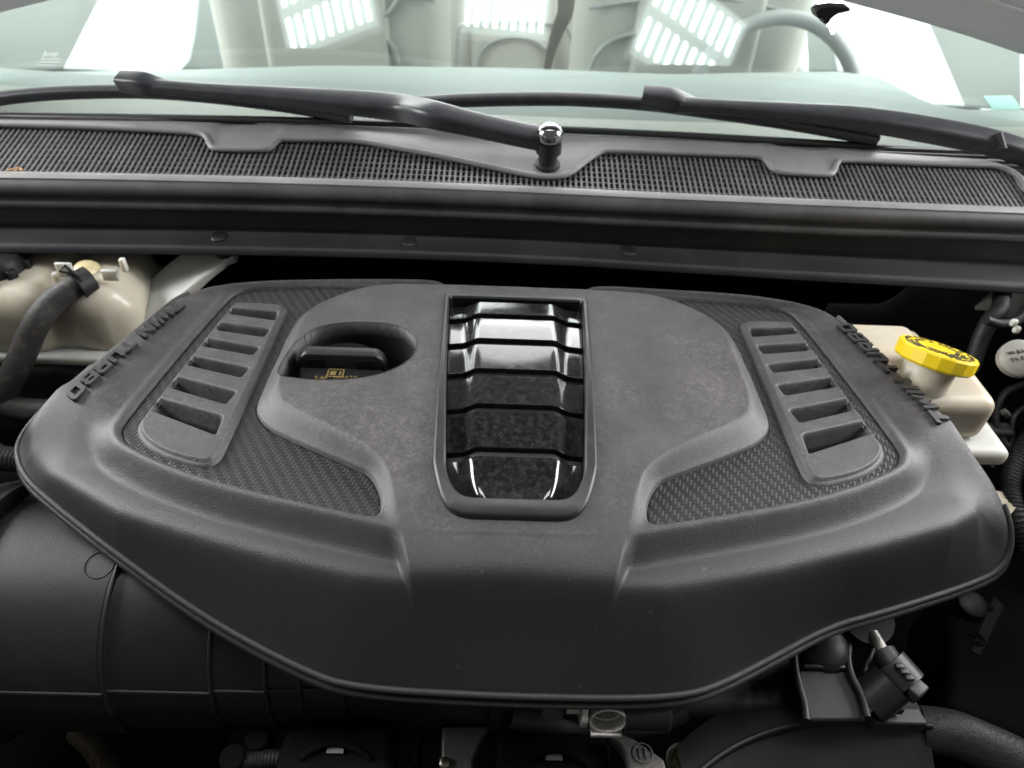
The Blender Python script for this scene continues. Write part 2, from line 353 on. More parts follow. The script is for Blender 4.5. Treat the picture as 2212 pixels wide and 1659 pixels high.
# signed distance helpers (plan, metres)
def sdf(poly):
    P = np.array([p[:2] for p in poly], float)
    def f(X, Y):
        best = np.full(X.shape, 1e9); ins = np.zeros(X.shape, bool)
        for i in range(len(P)):
            a, b = P[i], P[(i+1) % len(P)]; e = b - a; L2 = e@e + 1e-18
            t = np.clip(((X-a[0])*e[0] + (Y-a[1])*e[1])/L2, 0, 1)
            best = np.minimum(best, (X-a[0]-t*e[0])**2 + (Y-a[1]-t*e[1])**2)
            c = (a[1] > Y) != (b[1] > Y)
            with np.errstate(divide='ignore', invalid='ignore'): ins ^= c & (X < (b[0]-a[0])*(Y-a[1])/(b[1]-a[1]+1e-18) + a[0])
        d = np.sqrt(best); return np.where(ins, -d, d)
    return f
def ss(x, a, b): t = np.clip((x-a)/(b-a), 0, 1); return t*t*(3-2*t)
def hfield(name, bb, step, zf, S, m, parent, wall=.0, label=None):
    xs = np.arange(bb[0], bb[1]+step/2, step); ys = np.arange(bb[2], bb[3]+step/2, step); X, Y = np.meshgrid(xs, ys); D = S(X, Y)
    ny, nx = X.shape; ins = D < 0
    cell = ins[:-1, :-1] | ins[1:, :-1] | ins[:-1, 1:] | ins[1:, 1:]
    need = np.zeros_like(ins); 
    for dy in (0, 1):
        for dx in (0, 1): need[dy:ny-1+dy, dx:nx-1+dx] |= cell
    out = need & ~ins; ox, oy = X[out], Y[out]
    for _ in range(3):
        e = step*.2; d = S(ox, oy); gx = (S(ox+e, oy)-S(ox-e, oy))/(2*e); gy = (S(ox, oy+e)-S(ox, oy-e))/(2*e); g = np.maximum(gx*gx+gy*gy, .3)
        ox = ox - d*gx/g; oy = oy - d*gy/g
    X = X.copy(); Y = Y.copy(); X[out] = ox; Y[out] = oy
    idx = -np.ones(X.shape, int); idx[need] = np.arange(need.sum())
    vx, vy = X[need], Y[need]; vz = zf(vx, vy); V = np.stack([vx, vy, vz], 1)
    cy, cx = np.nonzero(cell); Fq = np.stack([idx[cy, cx], idx[cy, cx+1], idx[cy+1, cx+1], idx[cy+1, cx]], 1)
    if wall:
        E = np.concatenate([Fq[:, [0, 1]], Fq[:, [1, 2]], Fq[:, [2, 3]], Fq[:, [3, 0]]]); key = np.sort(E, 1); _, inv, cnt = np.unique(key[:, 0]*10**7+key[:, 1], return_inverse=True, return_counts=True)
        be = E[cnt[inv] == 1]; bv = np.unique(be); mp = {int(b): len(V)+i for i, b in enumerate(bv)}
        W = V[bv].copy(); W[:, 2] -= wall; V = np.concatenate([V, W])
        Fq = np.concatenate([Fq, np.array([[b, a, mp[int(a)], mp[int(b)]] for a, b in be])])
    me = bpy.data.meshes.new(name); me.vertices.add(len(V)); me.vertices.foreach_set('co', V.ravel()); me.loops.add(len(Fq)*4); me.loops.foreach_set('vertex_index', Fq.ravel().astype(np.int32))
    me.polygons.add(len(Fq)); me.polygons.foreach_set('loop_start', np.arange(0, len(Fq)*4, 4, dtype=np.int32)); me.polygons.foreach_set('loop_total', np.full(len(Fq), 4, np.int32)); me.update(calc_edges=True); me.validate()
    return finish(name, me, m, parent, True, label)
def mir(P): return [tuple([-p[0]] + list(p[1:])) for p in P[::-1]]
def S3(P, k=mm): return [tuple(a*k for a in p) for p in P]

# ================================================================== ENGINE COVER
cover = thing('engine_cover', 'wide black plastic engine cover with vents, carbon-look inlays and TWIN TURBO letters', 'engine cover', (0, .4, -.09))
OUTL = [(-383, 388, -30), (-381, 401, -22), (-369, 412, -10), (-354, 436, -2), (-342, 474, 0), (-328, 516, 2), (-316, 552, 3), (-306, 565, 4), (-295, 577, 4), (-272, 588, 4), (-247, 595, 4), (-187, 603, 4), (-120, 606, 4), (-72, 607, 4), (-69, 600, 4), (-67, 592, 4), (-60, 590, 4)]
OUTR = [(60, 590, 4), (67, 592, 4), (69, 600, 4), (72, 607, 4), (131, 606, 4), (204, 603, 4), (261, 594, 4), (293, 580, 4), (307, 563, 4), (315, 537, 3), (327, 489, 2), (341, 445, 0), (355, 408, -6), (364, 392, -14), (373, 376, -24), (381, 362, -37), (385, 351, -51), (383, 341, -63), (373, 333, -72), (352, 326, -77)]
RIM = [(329, 319, -80), (274, 302, -83), (235, 292, -85), (182, 266, -90), (138, 245, -92), (109, 239, -92), (64, 237, -92), (-12, 237, -92), (-104, 240, -92), (-139, 249, -88), (-211, 278, -75), (-287, 317, -52), (-339, 348, -40), (-366, 366, -34)]
OUT = S3(OUTL + OUTR + RIM)
OUTs = [tuple(p) for p in chaikin(OUT, 2)]
CRE = S3([(-395, 450), (-364, 418), (-369, 396), (-365, 377), (-344, 360), (-278, 323), (-228, 308), (-158, 289), (-102, 277), (-67, 274), (0, 277), (67, 273), (100, 274), (179, 290), (252, 310), (320, 333), (345, 348), (356, 370), (360, 394), (357, 412), (395, 450), (430, 680), (-430, 680)])
HB = [(-100, 590), (-137, 587), (-160, 577), (-186, 562), (-198, 546), (-202, 516), (-203, 477), (-204, 441), (-204, 420), (-200, 409), (-191, 398), (-177, 388), (-115, 357), (-103, 350), (-94, 333), (-91, 314), (-69, 272), (-60, 245)]
HT = [(-100, 582), (-133, 578), (-151, 570), (-173, 553), (-183, 540), (-187, 516), (-188, 477), (-188, 440), (-184, 420), (-172, 408), (-136, 386), (-110, 370), (-95, 357), (-88, 346), (-77, 311), (-66, 272), (-52, 245)]
HBp = chaikin(S3([(0, 591)] + HB + mir(HB)), 2)
HTp = chaikin(S3([(0, 584)] + HT + mir(HT)), 2)
CARB = [(-112, 597), (-120, 590), (-137, 587), (-160, 577), (-186, 562), (-198, 546), (-202, 516), (-203, 477), (-204, 441), (-204, 420), (-200, 409), (-191, 398), (-177, 388), (-115, 357), (-103, 350), (-94, 333), (-91, 318), (-95, 313), (-116, 317), (-191, 335), (-242, 352), (-285, 373), (-295, 385), (-298, 398), (-272, 572), (-262, 583), (-249, 587), (-200, 594), (-150, 597)]
CARBp = [tuple(p) for p in chaikin(S3(CARB), 2)]
CARBr = mir(CARBp)
INNER = chaikin(S3([(-60, 600), (-110, 598), (-150, 598), (-200, 595), (-249, 587), (-264, 583), (-273, 572), (-299, 398), (-296, 384), (-285, 373), (-242, 352), (-191, 335), (-116, 317), (-70, 306), (0, 306)]), 2, closed=False)
INNER = [tuple(p) for p in INNER]; INNERp = INNER + mir(INNER)
OIL = S3([(-190, 445), (-187, 442), (-174, 440), (-157, 437), (-138, 437), (-119, 440), (-101, 449), (-89, 461), (-84, 475), (-84, 487), (-88, 497), (-98, 508), (-113, 513), (-138, 515), (-159, 513), (-172, 508), (-178, 502), (-186, 486), (-192, 469), (-194, 453)])
OILp = chaikin(OIL, 1)
FRO = [(40, 563.5), (60, 563), (65, 560), (66, 553), (62, 450), (58.5, 366), (57, 348), (51, 327), (45, 317), (38, 312.5), (30, 311)]
FRI = [(40, 557.5), (57, 557), (60, 555), (61, 550), (56, 450), (50, 364), (48.5, 347), (44, 334), (38, 327), (32, 324.5), (26, 324)]
_hy = np.array([230, 262, 275, 293, 311, 330, 346, 360, 372, 386, 400, 425, 450, 500, 560, 600, 640])*mm
_hz = np.array([-27, -17, -13, -6.5, -.5, 4, 7, 9.2, 10.4, 11.6, 12.4, 13.2, 13.6, 13.7, 12.6, 11, 9])*mm
_yy = np.linspace(.23, .64, 400); _zz = np.interp(_yy, _hy, _hz); _k = np.hanning(31); _k /= _k.sum(); _zz = np.convolve(np.pad(_zz, 15, mode='edge'), _k, 'valid')
def H(y): return np.interp(y, _yy, _zz)
s_out, s_cre, s_hb, s_ht, s_in, s_oil = sdf(OUTs), sdf(CRE), sdf(HBp), sdf(HTp), sdf(INNERp), sdf(OILp)
s_cl, s_cr = sdf(CARBp), sdf(CARBr)
FRmid = [((a[0]+b[0])/2, (a[1]+b[1])/2) for a, b in zip(FRO, FRI)]
s_fr = sdf(S3(FRmid + mir(FRmid)))
_oz = np.array(OUTs)
VENT = [(-266, 559), (-262, 563), (-222, 562), (-213, 559), (-210, 550), (-211.5, 368), (-213, 360), (-216.5, 355), (-222, 352.5), (-234, 354.5), (-256, 362), (-271, 371), (-281, 381), (-286, 390), (-287, 400)]
_v1 = sdf(S3(VENT)); _v2 = sdf(mir(S3(VENT)))
def s_vn(X, Y): return np.minimum(_v1(X, Y), _v2(X, Y))
def zrim(X, Y):
    W = np.zeros(X.shape); Z = np.zeros(X.shape)
    for i in range(len(_oz)):
        a, b = _oz[i], _oz[(i+1) % len(_oz)]; e = b[:2]-a[:2]; L2 = e@e + 1e-18; t = np.clip(((X-a[0])*e[0]+(Y-a[1])*e[1])/L2, 0, 1)
        d = (X-a[0]-t*e[0])**2 + (Y-a[1]-t*e[1])**2; w_ = math.sqrt(L2)/(d + 4e-7)**2.2; W += w_; Z += w_*(a[2]+t*(b[2]-a[2]))
    return Z/W
def T(X, Y, recess=True):
    di = np.maximum(s_in(X, Y), 0)
    side = ss(Y, .36, .425)
    ridge = (-.019 + .023*side)
    ridge = ridge - .010*ss(np.abs(X), .33, .39)*(1-side)
    wd = .034 - .026*ss(Y, .56, .59) - .012*(1-side)
    zo = -.0035 + (ridge + .0035)*ss(di, .001, wd)
    lip = .0012*np.exp(-((di-.004)/.004)**2)
    z = zo + lip
    hb = -s_hb(X, Y); ht = s_ht(X, Y)
    s = np.clip(np.maximum(hb, 0)/(np.maximum(hb, 0)+np.maximum(ht, 0)+1e-9), 0, 1); s = np.where(hb <= 0, 0, np.where(ht <= 0, 1, s))
    sm = s*s*(3-2*s)*.55 + s*.45
    hz = H(Y) - .004*ss(np.abs(X), .09, .19)**2
    z = z*(1-sm) + np.maximum(hz, z)*sm
    if recess:
        dc = np.minimum(s_cl(X, Y), s_cr(X, Y)); z = z - .004*ss(-dc, -.0012, .0005)*(sm < .3)
        df = s_fr(X, Y); z = z - .02*ss(-df, 0, .002)
        dv = s_vn(X, Y); z = z - .04*ss(-dv, .004, .006)
    return z
def Zc(X, Y):
    t = T(X, Y); do = np.maximum(-s_out(X, Y), 0); dcr = s_cre(X, Y)
    dp = .5*(dcr + np.sqrt(dcr**2 + .005**2)) - .0002
    dp = np.maximum(dp, 0)*(dcr > -.03)
    s = np.clip(dp/(dp+do+1e-6), 0, 1)
    zr = zrim(X, Y)
    z = t*(1-s) + zr*s
    back = ss(dcr, -.012, -.02)
    return z - back*(.004*np.clip(1-do/.005, 0, 1)**2)
def Sbody(X, Y): return np.maximum(s_out(X, Y), -s_oil(X, Y))
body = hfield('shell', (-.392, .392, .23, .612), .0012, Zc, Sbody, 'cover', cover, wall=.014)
# rim beads
rimc = [np.array(p) for p in OUTs]
ys = [p for p in rimc]
i0 = min(range(len(rimc)), key=lambda i: np.hypot(rimc[i][0]+.345, rimc[i][1]-.462)); i1 = min(range(len(rimc)), key=lambda i: np.hypot(rimc[i][0]-.378, rimc[i][1]-.366))
loop = rimc[i1:] + rimc[:i0+1]
cen = np.array([0, .42, 0])
def offs(p, d, dz): v = (p-cen)[:2]; v = v/np.linalg.norm(v); return np.array([p[0]+v[0]*d, p[1]+v[1]*d, p[2]+dz])
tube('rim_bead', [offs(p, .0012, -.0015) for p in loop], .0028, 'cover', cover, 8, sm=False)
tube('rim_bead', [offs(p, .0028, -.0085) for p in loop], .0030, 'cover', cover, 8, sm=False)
# outer rails beside the letters
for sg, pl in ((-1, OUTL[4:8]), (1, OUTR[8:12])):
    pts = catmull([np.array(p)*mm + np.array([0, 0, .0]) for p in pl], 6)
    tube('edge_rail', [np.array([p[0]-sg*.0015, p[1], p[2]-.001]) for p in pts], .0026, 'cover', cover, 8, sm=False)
# oil filler well
wv = []; n = len(OILp)
for dz, k in ((-.001, 0), (-.02, .0), (-.055, .004)):
    for p in OILp:
        c = np.array([-.138, .477]); v = np.array(p[:2]) - c; q = c + v*(1 - k/.05) + v/np.linalg.norm(v)*.0003
        zt = float(Zc(np.array([p[0]]), np.array([p[1]]))[0]); wv.append((q[0], q[1], zt+.0006 if dz > -.002 else -abs(dz)+.01))
wf = [(j*n+i, j*n+(i+1) % n, (j+1)*n+(i+1) % n, (j+1)*n+i) for j in range(2) for i in range(n)] + [tuple(range(2*n, 3*n))]
mesh('filler_well', wv, wf, 'cover_front', cover, sharp=60)
# carbon inlays
for pl, s_ in ((CARBp, s_cl), (CARBr, s_cr)):
    xs = [p[0] for p in pl]; yv = [p[1] for p in pl]
    def zcar(X, Y): return np.full(X.shape, -.0055)
    def s_c2(X, Y, s_=s_): return np.maximum(s_(X, Y), -(s_vn(X, Y)+.006))
    hfield('carbon_inlay', (min(xs)-.003, max(xs)+.003, min(yv)-.003, max(yv)+.003), .0025, zcar, s_c2, 'carbon', cover, wall=.002)
# vents
z4 = lambda x, y: (.3472*x, 493.7+.3472*y)
SL = [[(1420, 485), (1738, 513), (1715, 572), (1400, 527)], [(1345, 575), (1690, 620), (1642, 675), (1318, 628)], [(1260, 670), (1625, 735), (1572, 788), (1232, 727)],
      [(1170, 780), (1560, 860), (1500, 928), (1142, 845)], [(1070, 905), (1480, 1010), (1405, 1095), (1035, 985)], [(965, 1040), (1395, 1160), (1345, 1288), (932, 1130)]]
def dens(P, fr=(0., .22, .78)): 
    o = []
    for i in range(len(P)):
        a, b = np.array(P[i]), np.array(P[(i+1) % len(P)])
        for j in fr: o.append(a+(b-a)*j)
    return o
for sg in (-1, 1):
    vp = [(abs(p[0])*sg, p[1]) for p in S3(VENT)]; vpp = [tuple(p) for p in chaikin(vp, 2)]; sv = sdf(vpp); slots = []
    for q in SL:
        pts = [Pz(*z4(*c), 0)[:2] for c in q]; pts = [(abs(p[0])*sg, p[1]) for p in pts]; slots.append(sdf([tuple(p) for p in chaikin(dens(pts), 1)]))
    def zv(X, Y, sv=sv, slots=slots):
        d = -sv(X, Y); z = -.004*np.clip(1-d/.004, 0, 1)**2 - .003*(d < .0052)*ss(.0052-d, 0, .0012)
        for s_ in slots:
            k = -s_(X, Y); z = z - .017*(1-np.exp(-(np.maximum(k+.0004, 0)/.0045)**2)) - .02*ss(k, .0058, .0066)
        return z
    xs = [p[0] for p in vpp]; yv = [p[1] for p in vpp]
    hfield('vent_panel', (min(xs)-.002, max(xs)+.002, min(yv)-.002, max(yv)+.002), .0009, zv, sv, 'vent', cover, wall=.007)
# raised letters
GL = {'T': [[(0, 1), (1, 1), (1, .74), (.64, .74), (.64, 0), (.36, 0), (.36, .74), (0, .74)]],
 'W': [[(0, 1), (.2, 1), (.27, .36), (.41, .9), (.59, .9), (.73, .36), (.8, 1), (1, 1), (.87, 0), (.63, 0), (.5, .5), (.37, 0), (.13, 0)]],
 'I': [[(0, 0), (1, 0), (1, 1), (0, 1)]],
 'N': [[(0, 0), (0, 1), (.28, 1), (.72, .42), (.72, 1), (1, 1), (1, 0), (.72, 0), (.28, .58), (.28, 0)]],
 'U': [[(0, 1), (0, .16), (.14, 0), (.86, 0), (1, .16), (1, 1), (.72, 1), (.72, .25), (.28, .25), (.28, 1)]],
 'R': [[(0, 0), (0, 1), (.86, 1), (1, .85), (1, .5), (.9, .38), (1, 0), (.7, 0), (.6, .34), (.28, .34), (.28, 0)], [(.28, .55), (.28, .77), (.72, .77), (.72, .55)]],
 'B': [[(0, 0), (0, 1), (.86, 1), (1, .87), (1, .62), (.9, .52), (1, .4), (1, .14), (.86, 0)], [(.28, .2), (.28, .4), (.72, .4), (.72, .2)], [(.28, .6), (.28, .79), (.72, .79), (.72, .6)]],
 'O': [[(.14, 0), (0, .16), (0, .84), (.14, 1), (.86, 1), (1, .84), (1, .16), (.86, 0)], [(.28, .24), (.72, .24), (.72, .76), (.28, .76)]]}
def glyph(c, w_, h_, dp, slant):
    cv = bpy.data.curves.new('g', 'CURVE'); cv.dimensions = '2D'; cv.fill_mode = 'BOTH'; cv.extrude = dp/2
    for lp in GL[c]:
        sp_ = cv.splines.new('POLY'); sp_.points.add(len(lp)-1); sp_.use_cyclic_u = True
        for q, (a, b) in zip(sp_.points, lp): q.co = (a*w_ + slant*b*h_, b*h_, 0, 1)
    o = bpy.data.objects.new('g', cv); sc.collection.objects.link(o); dg = bpy.context.evaluated_depsgraph_get(); dg.update()
    me = bpy.data.meshes.new_from_object(o.evaluated_get(dg)); bpy.data.objects.remove(o); bpy.data.curves.remove(cv); me.materials.clear(); return me
def letters(A, B, upx, txt):
    A, B = np.array(A)*mm, np.array(B)*mm; d = (B-A)/np.linalg.norm(B-A); nn = np.array([-d[1], d[0]]); nn = nn if nn[0]*upx > 0 else -nn
    wd = {'T': 1., 'W': 1.3, 'I': .40, 'N': 1.08, ' ': .5, 'U': 1., 'R': 1., 'B': 1., 'O': 1.05}; tot = sum(wd[c] for c in txt); L = np.linalg.norm(B-A); pos = 0
    for c in txt:
        wc = wd[c]/tot*L
        if c != ' ':
            me = glyph(c, wc-.0016, .0122, .0055, .3)
            for v in me.vertices: v.co.x += .0003; v.co.y -= .0061
            o2 = A + d*pos; zt = lambda q: float(T(np.array([q[0]]), np.array([q[1]]), False)[0])
            a, b = o2, o2 + d*wc; za, zb = zt(a), zt(b); s1, s2 = zt((a+b)/2 - nn*.004), zt((a+b)/2 + nn*.004)
            place_mesh('letter', me, 'letter', cover, (a[0], a[1], za + .0008), (d[0], d[1], (zb-za)/wc), (nn[0], nn[1], (s2-s1)/.008))
        pos += wc
letters((-304.5, 548), (-342.5, 414), 1, 'TWIN TURBO')
letters((340.5, 414), (304.5, 548), -1, 'TWIN TURBO')
# centre badge: frame and plates
badge = thing('tmp', '', ''); bpy.data.objects.remove(badge)
fo = [np.array([*p, 0])*mm for p in FRO]; fi = [np.array([*p, 0])*mm for p in FRI]
def ringpts(P): 
    h = catmull(P, 5); full = [np.array([.045, P[0][1]+.0012, 0]), ] + h
    return h
def dense_half(P): 
    a = catmull(P, 6); return a
ho, hi = dense_half(fo), dense_half(fi)
def full(h): return h + [np.array([-p[0], p[1], 0]) for p in h[::-1]]
Oo, Oi = full(ho), full(hi); n = len(Oo); V = []
for off, dz, src in ((.0, -.004, 'o'), (0., .0035, 'o'), (.0015, .005, 'o'), (-.0015, .005, 'i'), (0., .0035, 'i'), (0., -.012, 'i')):
    for a, b in zip(Oo, Oi):
        v = b-a; v = v/np.linalg.norm(v); p = (a if src == 'o' else b) + v*off
        V.append((p[0], p[1], float(H(p[1]))+dz - (.0022*float(ss(np.array(p[1]), .44, .53)) if dz > 0 else 0)))
Fc = [(j*n+i, j*n+(i+1) % n, (j+1)*n+(i+1) % n, (j+1)*n+i) for j in range(5) for i in range(n)]
bf = mesh('badge_frame', V, Fc, 'frame', cover); 
bm = bmesh.new(); bm.from_mesh(bf.data); bmesh.ops.recalc_face_normals(bm, faces=bm.faces)
for e in bm.edges:
    if len(e.link_faces) == 2 and e.calc_face_angle(0) > R(40): e.smooth = False
bm.to_mesh(bf.data); bm.free()
hiY = np.array([p[1] for p in hi][::-1]); hiX = np.array([p[0] for p in hi][::-1])
def innerw(y): return np.interp(y, hiY, hiX)
AY = np.array([320, 335, 350, 365, 385, 410, 440, 480, 520, 556])*mm; AZ = np.array([-1.5, 3.0, 6.8, 10.2, 13., 15.6, 16.6, 16.4, 15.4, 13.9])*mm
_ay = np.linspace(.315, .56, 300); _az = np.interp(_ay, AY, AZ); _az = np.convolve(np.pad(_az, 15, mode='edge'), _k, 'valid')
def A_(y): return np.interp(y, _ay, _az)
PV = [(642, 679), (687.5, 732.6), (743, 797), (809, 873), (888, 967), (984, 1090)]
def ysolve(v):
    y = .45
    for _ in range(20): y = Pz(1112, v, float(A_(y)))[1]
    return float(y)
def xsec(t):                                             # cross profile: flat middle, rounded shoulders
    t = np.abs(t); return -.0062*ss(t, .54, .80)*.75 - .0062*np.clip((t-.55)/.45, 0, 1)*.5
prevf = None
for i, (v0, v1) in enumerate(PV):
    yr, yf = ysolve(v0), ysolve(v1)
    if i == 0: yr = .5535
    if i == 5: yf = .3245
    nx, ny = 49, 10; V = []; Fc = []
    for j in range(ny+1):
        y = yr + (yf-yr)*j/ny; wd_ = float(innerw(np.clip(y, .3245, .549))) - .0004
        for k in range(nx):
            t = -1 + 2*k/(nx-1); z = float(A_(y)) + float(xsec(t)) - .0012*(1-j/ny)
            if i == 5: z -= .012*max(0, (abs(t)-.6)/.4)**2*(j/ny)
            V.append((t*wd_, y, z))
    for j in range(ny):
        for k in range(nx-1): Fc.append((j*nx+k, (j+1)*nx+k, (j+1)*nx+k+1, j*nx+k+1))
    nb = len(V); ring = [k for k in range(nx)] + [(j+1)*nx-1 for j in range(1, ny+1)] + [ny*nx+k for k in range(nx-2, -1, -1)] + [j*nx for j in range(ny-1, 0, -1)]
    for q in ring: x, y, z = V[q]; V.append((x, y, z-.006))
    m_ = len(ring)
    for q in range(m_): Fc.append((ring[q], ring[(q+1) % m_], nb+(q+1) % m_, nb+q))
    mesh('badge_plate', V, Fc, 'plate', cover, sharp=50, bevel=.0006)
V = []; Fc = []; nx, ny = 33, 40
for j in range(ny+1):
    y = .5545 + (.3245-.5545)*j/ny; wd_ = float(innerw(np.clip(y, .3245, .549))) - .0002
    for k in range(nx): t = -1+2*k/(nx-1); V.append((t*wd_, y, float(A_(y))+float(xsec(t))-.0052))
for j in range(ny):
    for k in range(nx-1): Fc.append((j*nx+k, (j+1)*nx+k, (j+1)*nx+k+1, j*nx+k+1))
mesh('badge_backing', V, Fc, 'rib', cover)

# ------------------------------------------------------------------ oil filler cap
cap = thing('oil_filler_cap', 'black oil filler cap with ribbed grip and yellow mark, sunk in the cover', 'oil cap', (-.14, .47, -.045))
zt = -.005
g1, g2 = Py(648, 790, .478), Py(836, 790, .478)
gy = .478; gx0, gx1 = g1[0], g2[0]; gz0, gz1 = -.03, Py(740, 757, gy)[2]
prof = [(gx0, gz0), (gx0, gz1-.012), (gx0+.002, gz1-.005), (gx0+.008, gz1), (gx1-.008, gz1), (gx1-.002, gz1-.005), (gx1, gz1-.012), (gx1, gz0)]
V = [(x, gy+.006, z) for x, z in prof] + [(x, gy-.006, z) for x, z in prof]; n = len(prof)
mesh('grip', V, [tuple(range(n)), tuple(range(n, 2*n))[::-1]] + [(i, n+i, n+(i+1) % n, (i+1) % n) for i in range(n)], 'dark_plastic', cap, bevel=.0022)
for side in (0, 1):
    for i in range(9):
        x = gx0 + .009 + i*.00185 if side == 0 else gx1 - .009 - i*.00185
        box('grip_rib', (x, gy-.0062, gz1-.011), (.0009, .0012, .011), 'dark_plastic', cap, bevel=0)
cxm = (gx0+gx1)/2; zi = float(Py(740, 795, gy-.006)[2])
lathe('cap_disc', [(.0, -.03), (.034, -.03), (.036, -.027), (.036, -.019), (.034, -.0165), (.0, -.0165)], 'dark_plastic', cap, (cxm, gy-.004, zi+.0161), k=40)
e0 = Pz(725, 806, zi)
for w_, h_, dx, dy in ((.014, .0012, 0, .0052), (.014, .0012, 0, -.0052), (.0012, .0092, -.0064, 0), (.0012, .0092, .0064, 0), (.005, .0055, -.002, -.0003), (.0016, .0055, .0038, -.0003)):
    box('oil_can_mark', (e0[0]+dx, e0[1]+dy*.9, zi+.0001), (w_, h_, .0006), 'gold_ink', cap, bevel=0)
for i, ch in enumerate('SAE 0W-20'):
    if ch == ' ': continue
    me = text_mesh(ch, .0072, .0006); o = Pz(678+i*10.5, 819, zi); place_mesh('print', me, 'gold_ink', cap, (o[0], o[1]-.001, zi+.0002), (1, 0, 0), (0, 1, 0))

# ================================================================== COWL
CA, CB = .055-.70*.22, .22                                # grille plane z = CA + CB*y
FE = [Ps(u, v, CA, CB) for u, v in ((-260, 372), (0, 376), (300, 381), (600, 388), (850, 396), (1106, 406), (1400, 420), (1700, 433), (2000, 445), (2212, 453), (2480, 465))]
FEc = catmull(FE, 10)
TE = [(-260, 262), (0, 268), (200, 274), (380, 283), (432, 288), (446, 296), (454, 312), (466, 320), (520, 322), (574, 321), (590, 312), (604, 301), (640, 300), (760, 303), (860, 319), (960, 338), (1060, 359), (1140, 376), (1190, 381), (1230, 373), (1262, 350), (1295, 328), (1330, 325), (1450, 329), (1600, 335), (1640, 338), (1655, 345), (1668, 362), (1690, 371), (1740, 375), (1790, 376), (1802, 368), (1810, 350), (1830, 346), (1960, 351), (2100, 356), (2150, 358), (2182, 368), (2205, 385), (2220, 410), (2235, 440)]
TEp = [Ps(u, v, CA+.004, CB) for u, v in TE]; TEc = catmull(TEp, 4)
TEx = np.array([p[0] for p in TEc]); TEy = np.array([p[1] for p in TEc]); FEx = np.array([p[0] for p in FEc]); FEy = np.array([p[1] for p in FEc])
cowl = thing('cowl_grille', 'dark grey ribbed cowl air intake grille below the windscreen', 'cowl grille', (0, .75, -.02))
x = -.60; pitch = .0058; bars = 0
while x < .575:
    y0 = float(np.interp(x, FEx, FEy)); y1 = float(np.interp(x, TEx, TEy)) + .003
    if y1 - y0 > .006:
        Lb = y1-y0; yc = (y0+y1)/2; ang = math.atan(CB); rot = Matrix.Rotation(ang, 3, 'X')
        box('grille_bar', (x, yc, CA+CB*yc-.0015), (.0022, Lb/math.cos(ang), .003), 'grille', cowl, rot=rot, bevel=0); bars += 1
    x += pitch
for k in range(1, 13):
    pts = []
    for xx in np.linspace(-.60, .575, 60):
        y0 = float(np.interp(xx, FEx, FEy)); y = y0 + k*.0086; pts.append((xx, y, CA+CB*y-.0022))
    sweep('cross_bar', pts, lambda i, f: [(-.0011, -.002), (.0011, -.002), (.0011, .0012), (-.0011, .0012)], 'grille', cowl)
# dark duct below the grille
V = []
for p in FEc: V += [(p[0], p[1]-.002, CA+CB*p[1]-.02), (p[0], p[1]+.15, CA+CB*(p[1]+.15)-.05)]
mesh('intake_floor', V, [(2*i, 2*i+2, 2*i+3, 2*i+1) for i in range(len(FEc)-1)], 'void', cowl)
# front lip, face and lower flange
PROF = [(.004, -.004), (.003, .0015), (-.004, .0022), (-.012, .0008), (-.018, -.004), (-.0205, -.010), (-.018, -.015), (-.0145, -.0165), (-.0145, -.0185), (-.0195, -.0205), (-.0215, -.025), (-.019, -.029), (-.012, -.031)]
sweep('seal_lip', FEc, lambda i, f: [(-a, b) for a, b in PROF] , 'seal', cowl, caps=False, sharp=75)
sweep('lip_highlight', FEc, lambda i, f: [(.0005, -.001), (.0005, .0034), (.004, .0042), (.009, .0038), (.0125, .002), (.0125, -.001)], 'cowl', cowl, sharp=60)  # pale strip added to carry the highlight along the front lip
def face_prof(i, f):
    e = 1 + .16*max(0, f-.55)/.45 + .08*max(0, .4-f)
    return [(.002, -.020), (.0115, -.030), (.0115, -.046*e), (.014, -.049*e), (.040*e, -.054*e), (.047*e, -.0575*e), (.048*e, -.061*e), (.046*e, -.063*e), (.010, -.058*e)]
sweep('lower_flange', FEc, face_prof, 'cowl_dark', cowl, caps=False, sharp=60)
for u, v in ((470, 499), (884, 521), (1357, 546)):
    b = Ps(u, v, .0, 0.); f_ = int(np.argmin(np.abs(FEx-b[0]))); fe = FEc[f_]
    d = ray(u, v); yy = fe[1]-.028; p = CAM + d*(yy/d[1]); lathe('push_clip', [(0, -.002), (.0082, -.002), (.0082, .0003), (.007, .0011), (0, .0014)], 'cowl_dark', cowl, (p[0], p[1], fe[2]-.0515), (0, -.2, 1), k=20)
# smooth upper cowl panel up to the glass
def glass_y0(x): return .790 + .08*x*x
GS = math.tan(R(29))
def glass_z0(x): return .081 - .06*x*x
up_ = thing('windscreen_scuttle', 'smooth grey scuttle strip with a raised edge between grille and windscreen', 'scuttle', (0, .82, .03))
V = []; Fc = []; rows = 5
for p in TEc:
    ge = glass_y0(p[0]) + .012
    for j in range(rows+1):
        f = j/rows; y = p[1] + (ge-p[1])*f; zp = CA+.004+CB*p[1]; ze = glass_z0(p[0]) + .001
        z = zp + (ze-zp)*f + .003*math.sin(math.pi*min(1, f*1.0))*(1-f)
        V.append((p[0], y, z))
n = len(TEc)
for i in range(n-1):
    for j in range(rows): a = i*(rows+1)+j; Fc.append((a, a+rows+1, a+rows+2, a+1))
mesh('panel', V, Fc, 'cowl', up_)
tube('edge_bead', [p + np.array([0, 0, -.0005]) for p in TEc], .0032, 'cowl', up_, 8, sm=False)
sweep('glass_seal', [(xx, glass_y0(xx)+.004, glass_z0(xx)+.0045) for xx in np.linspace(-.66, .66, 50)], lambda i, f: rrect(.010, .006, .0025), 'rubber', up_)

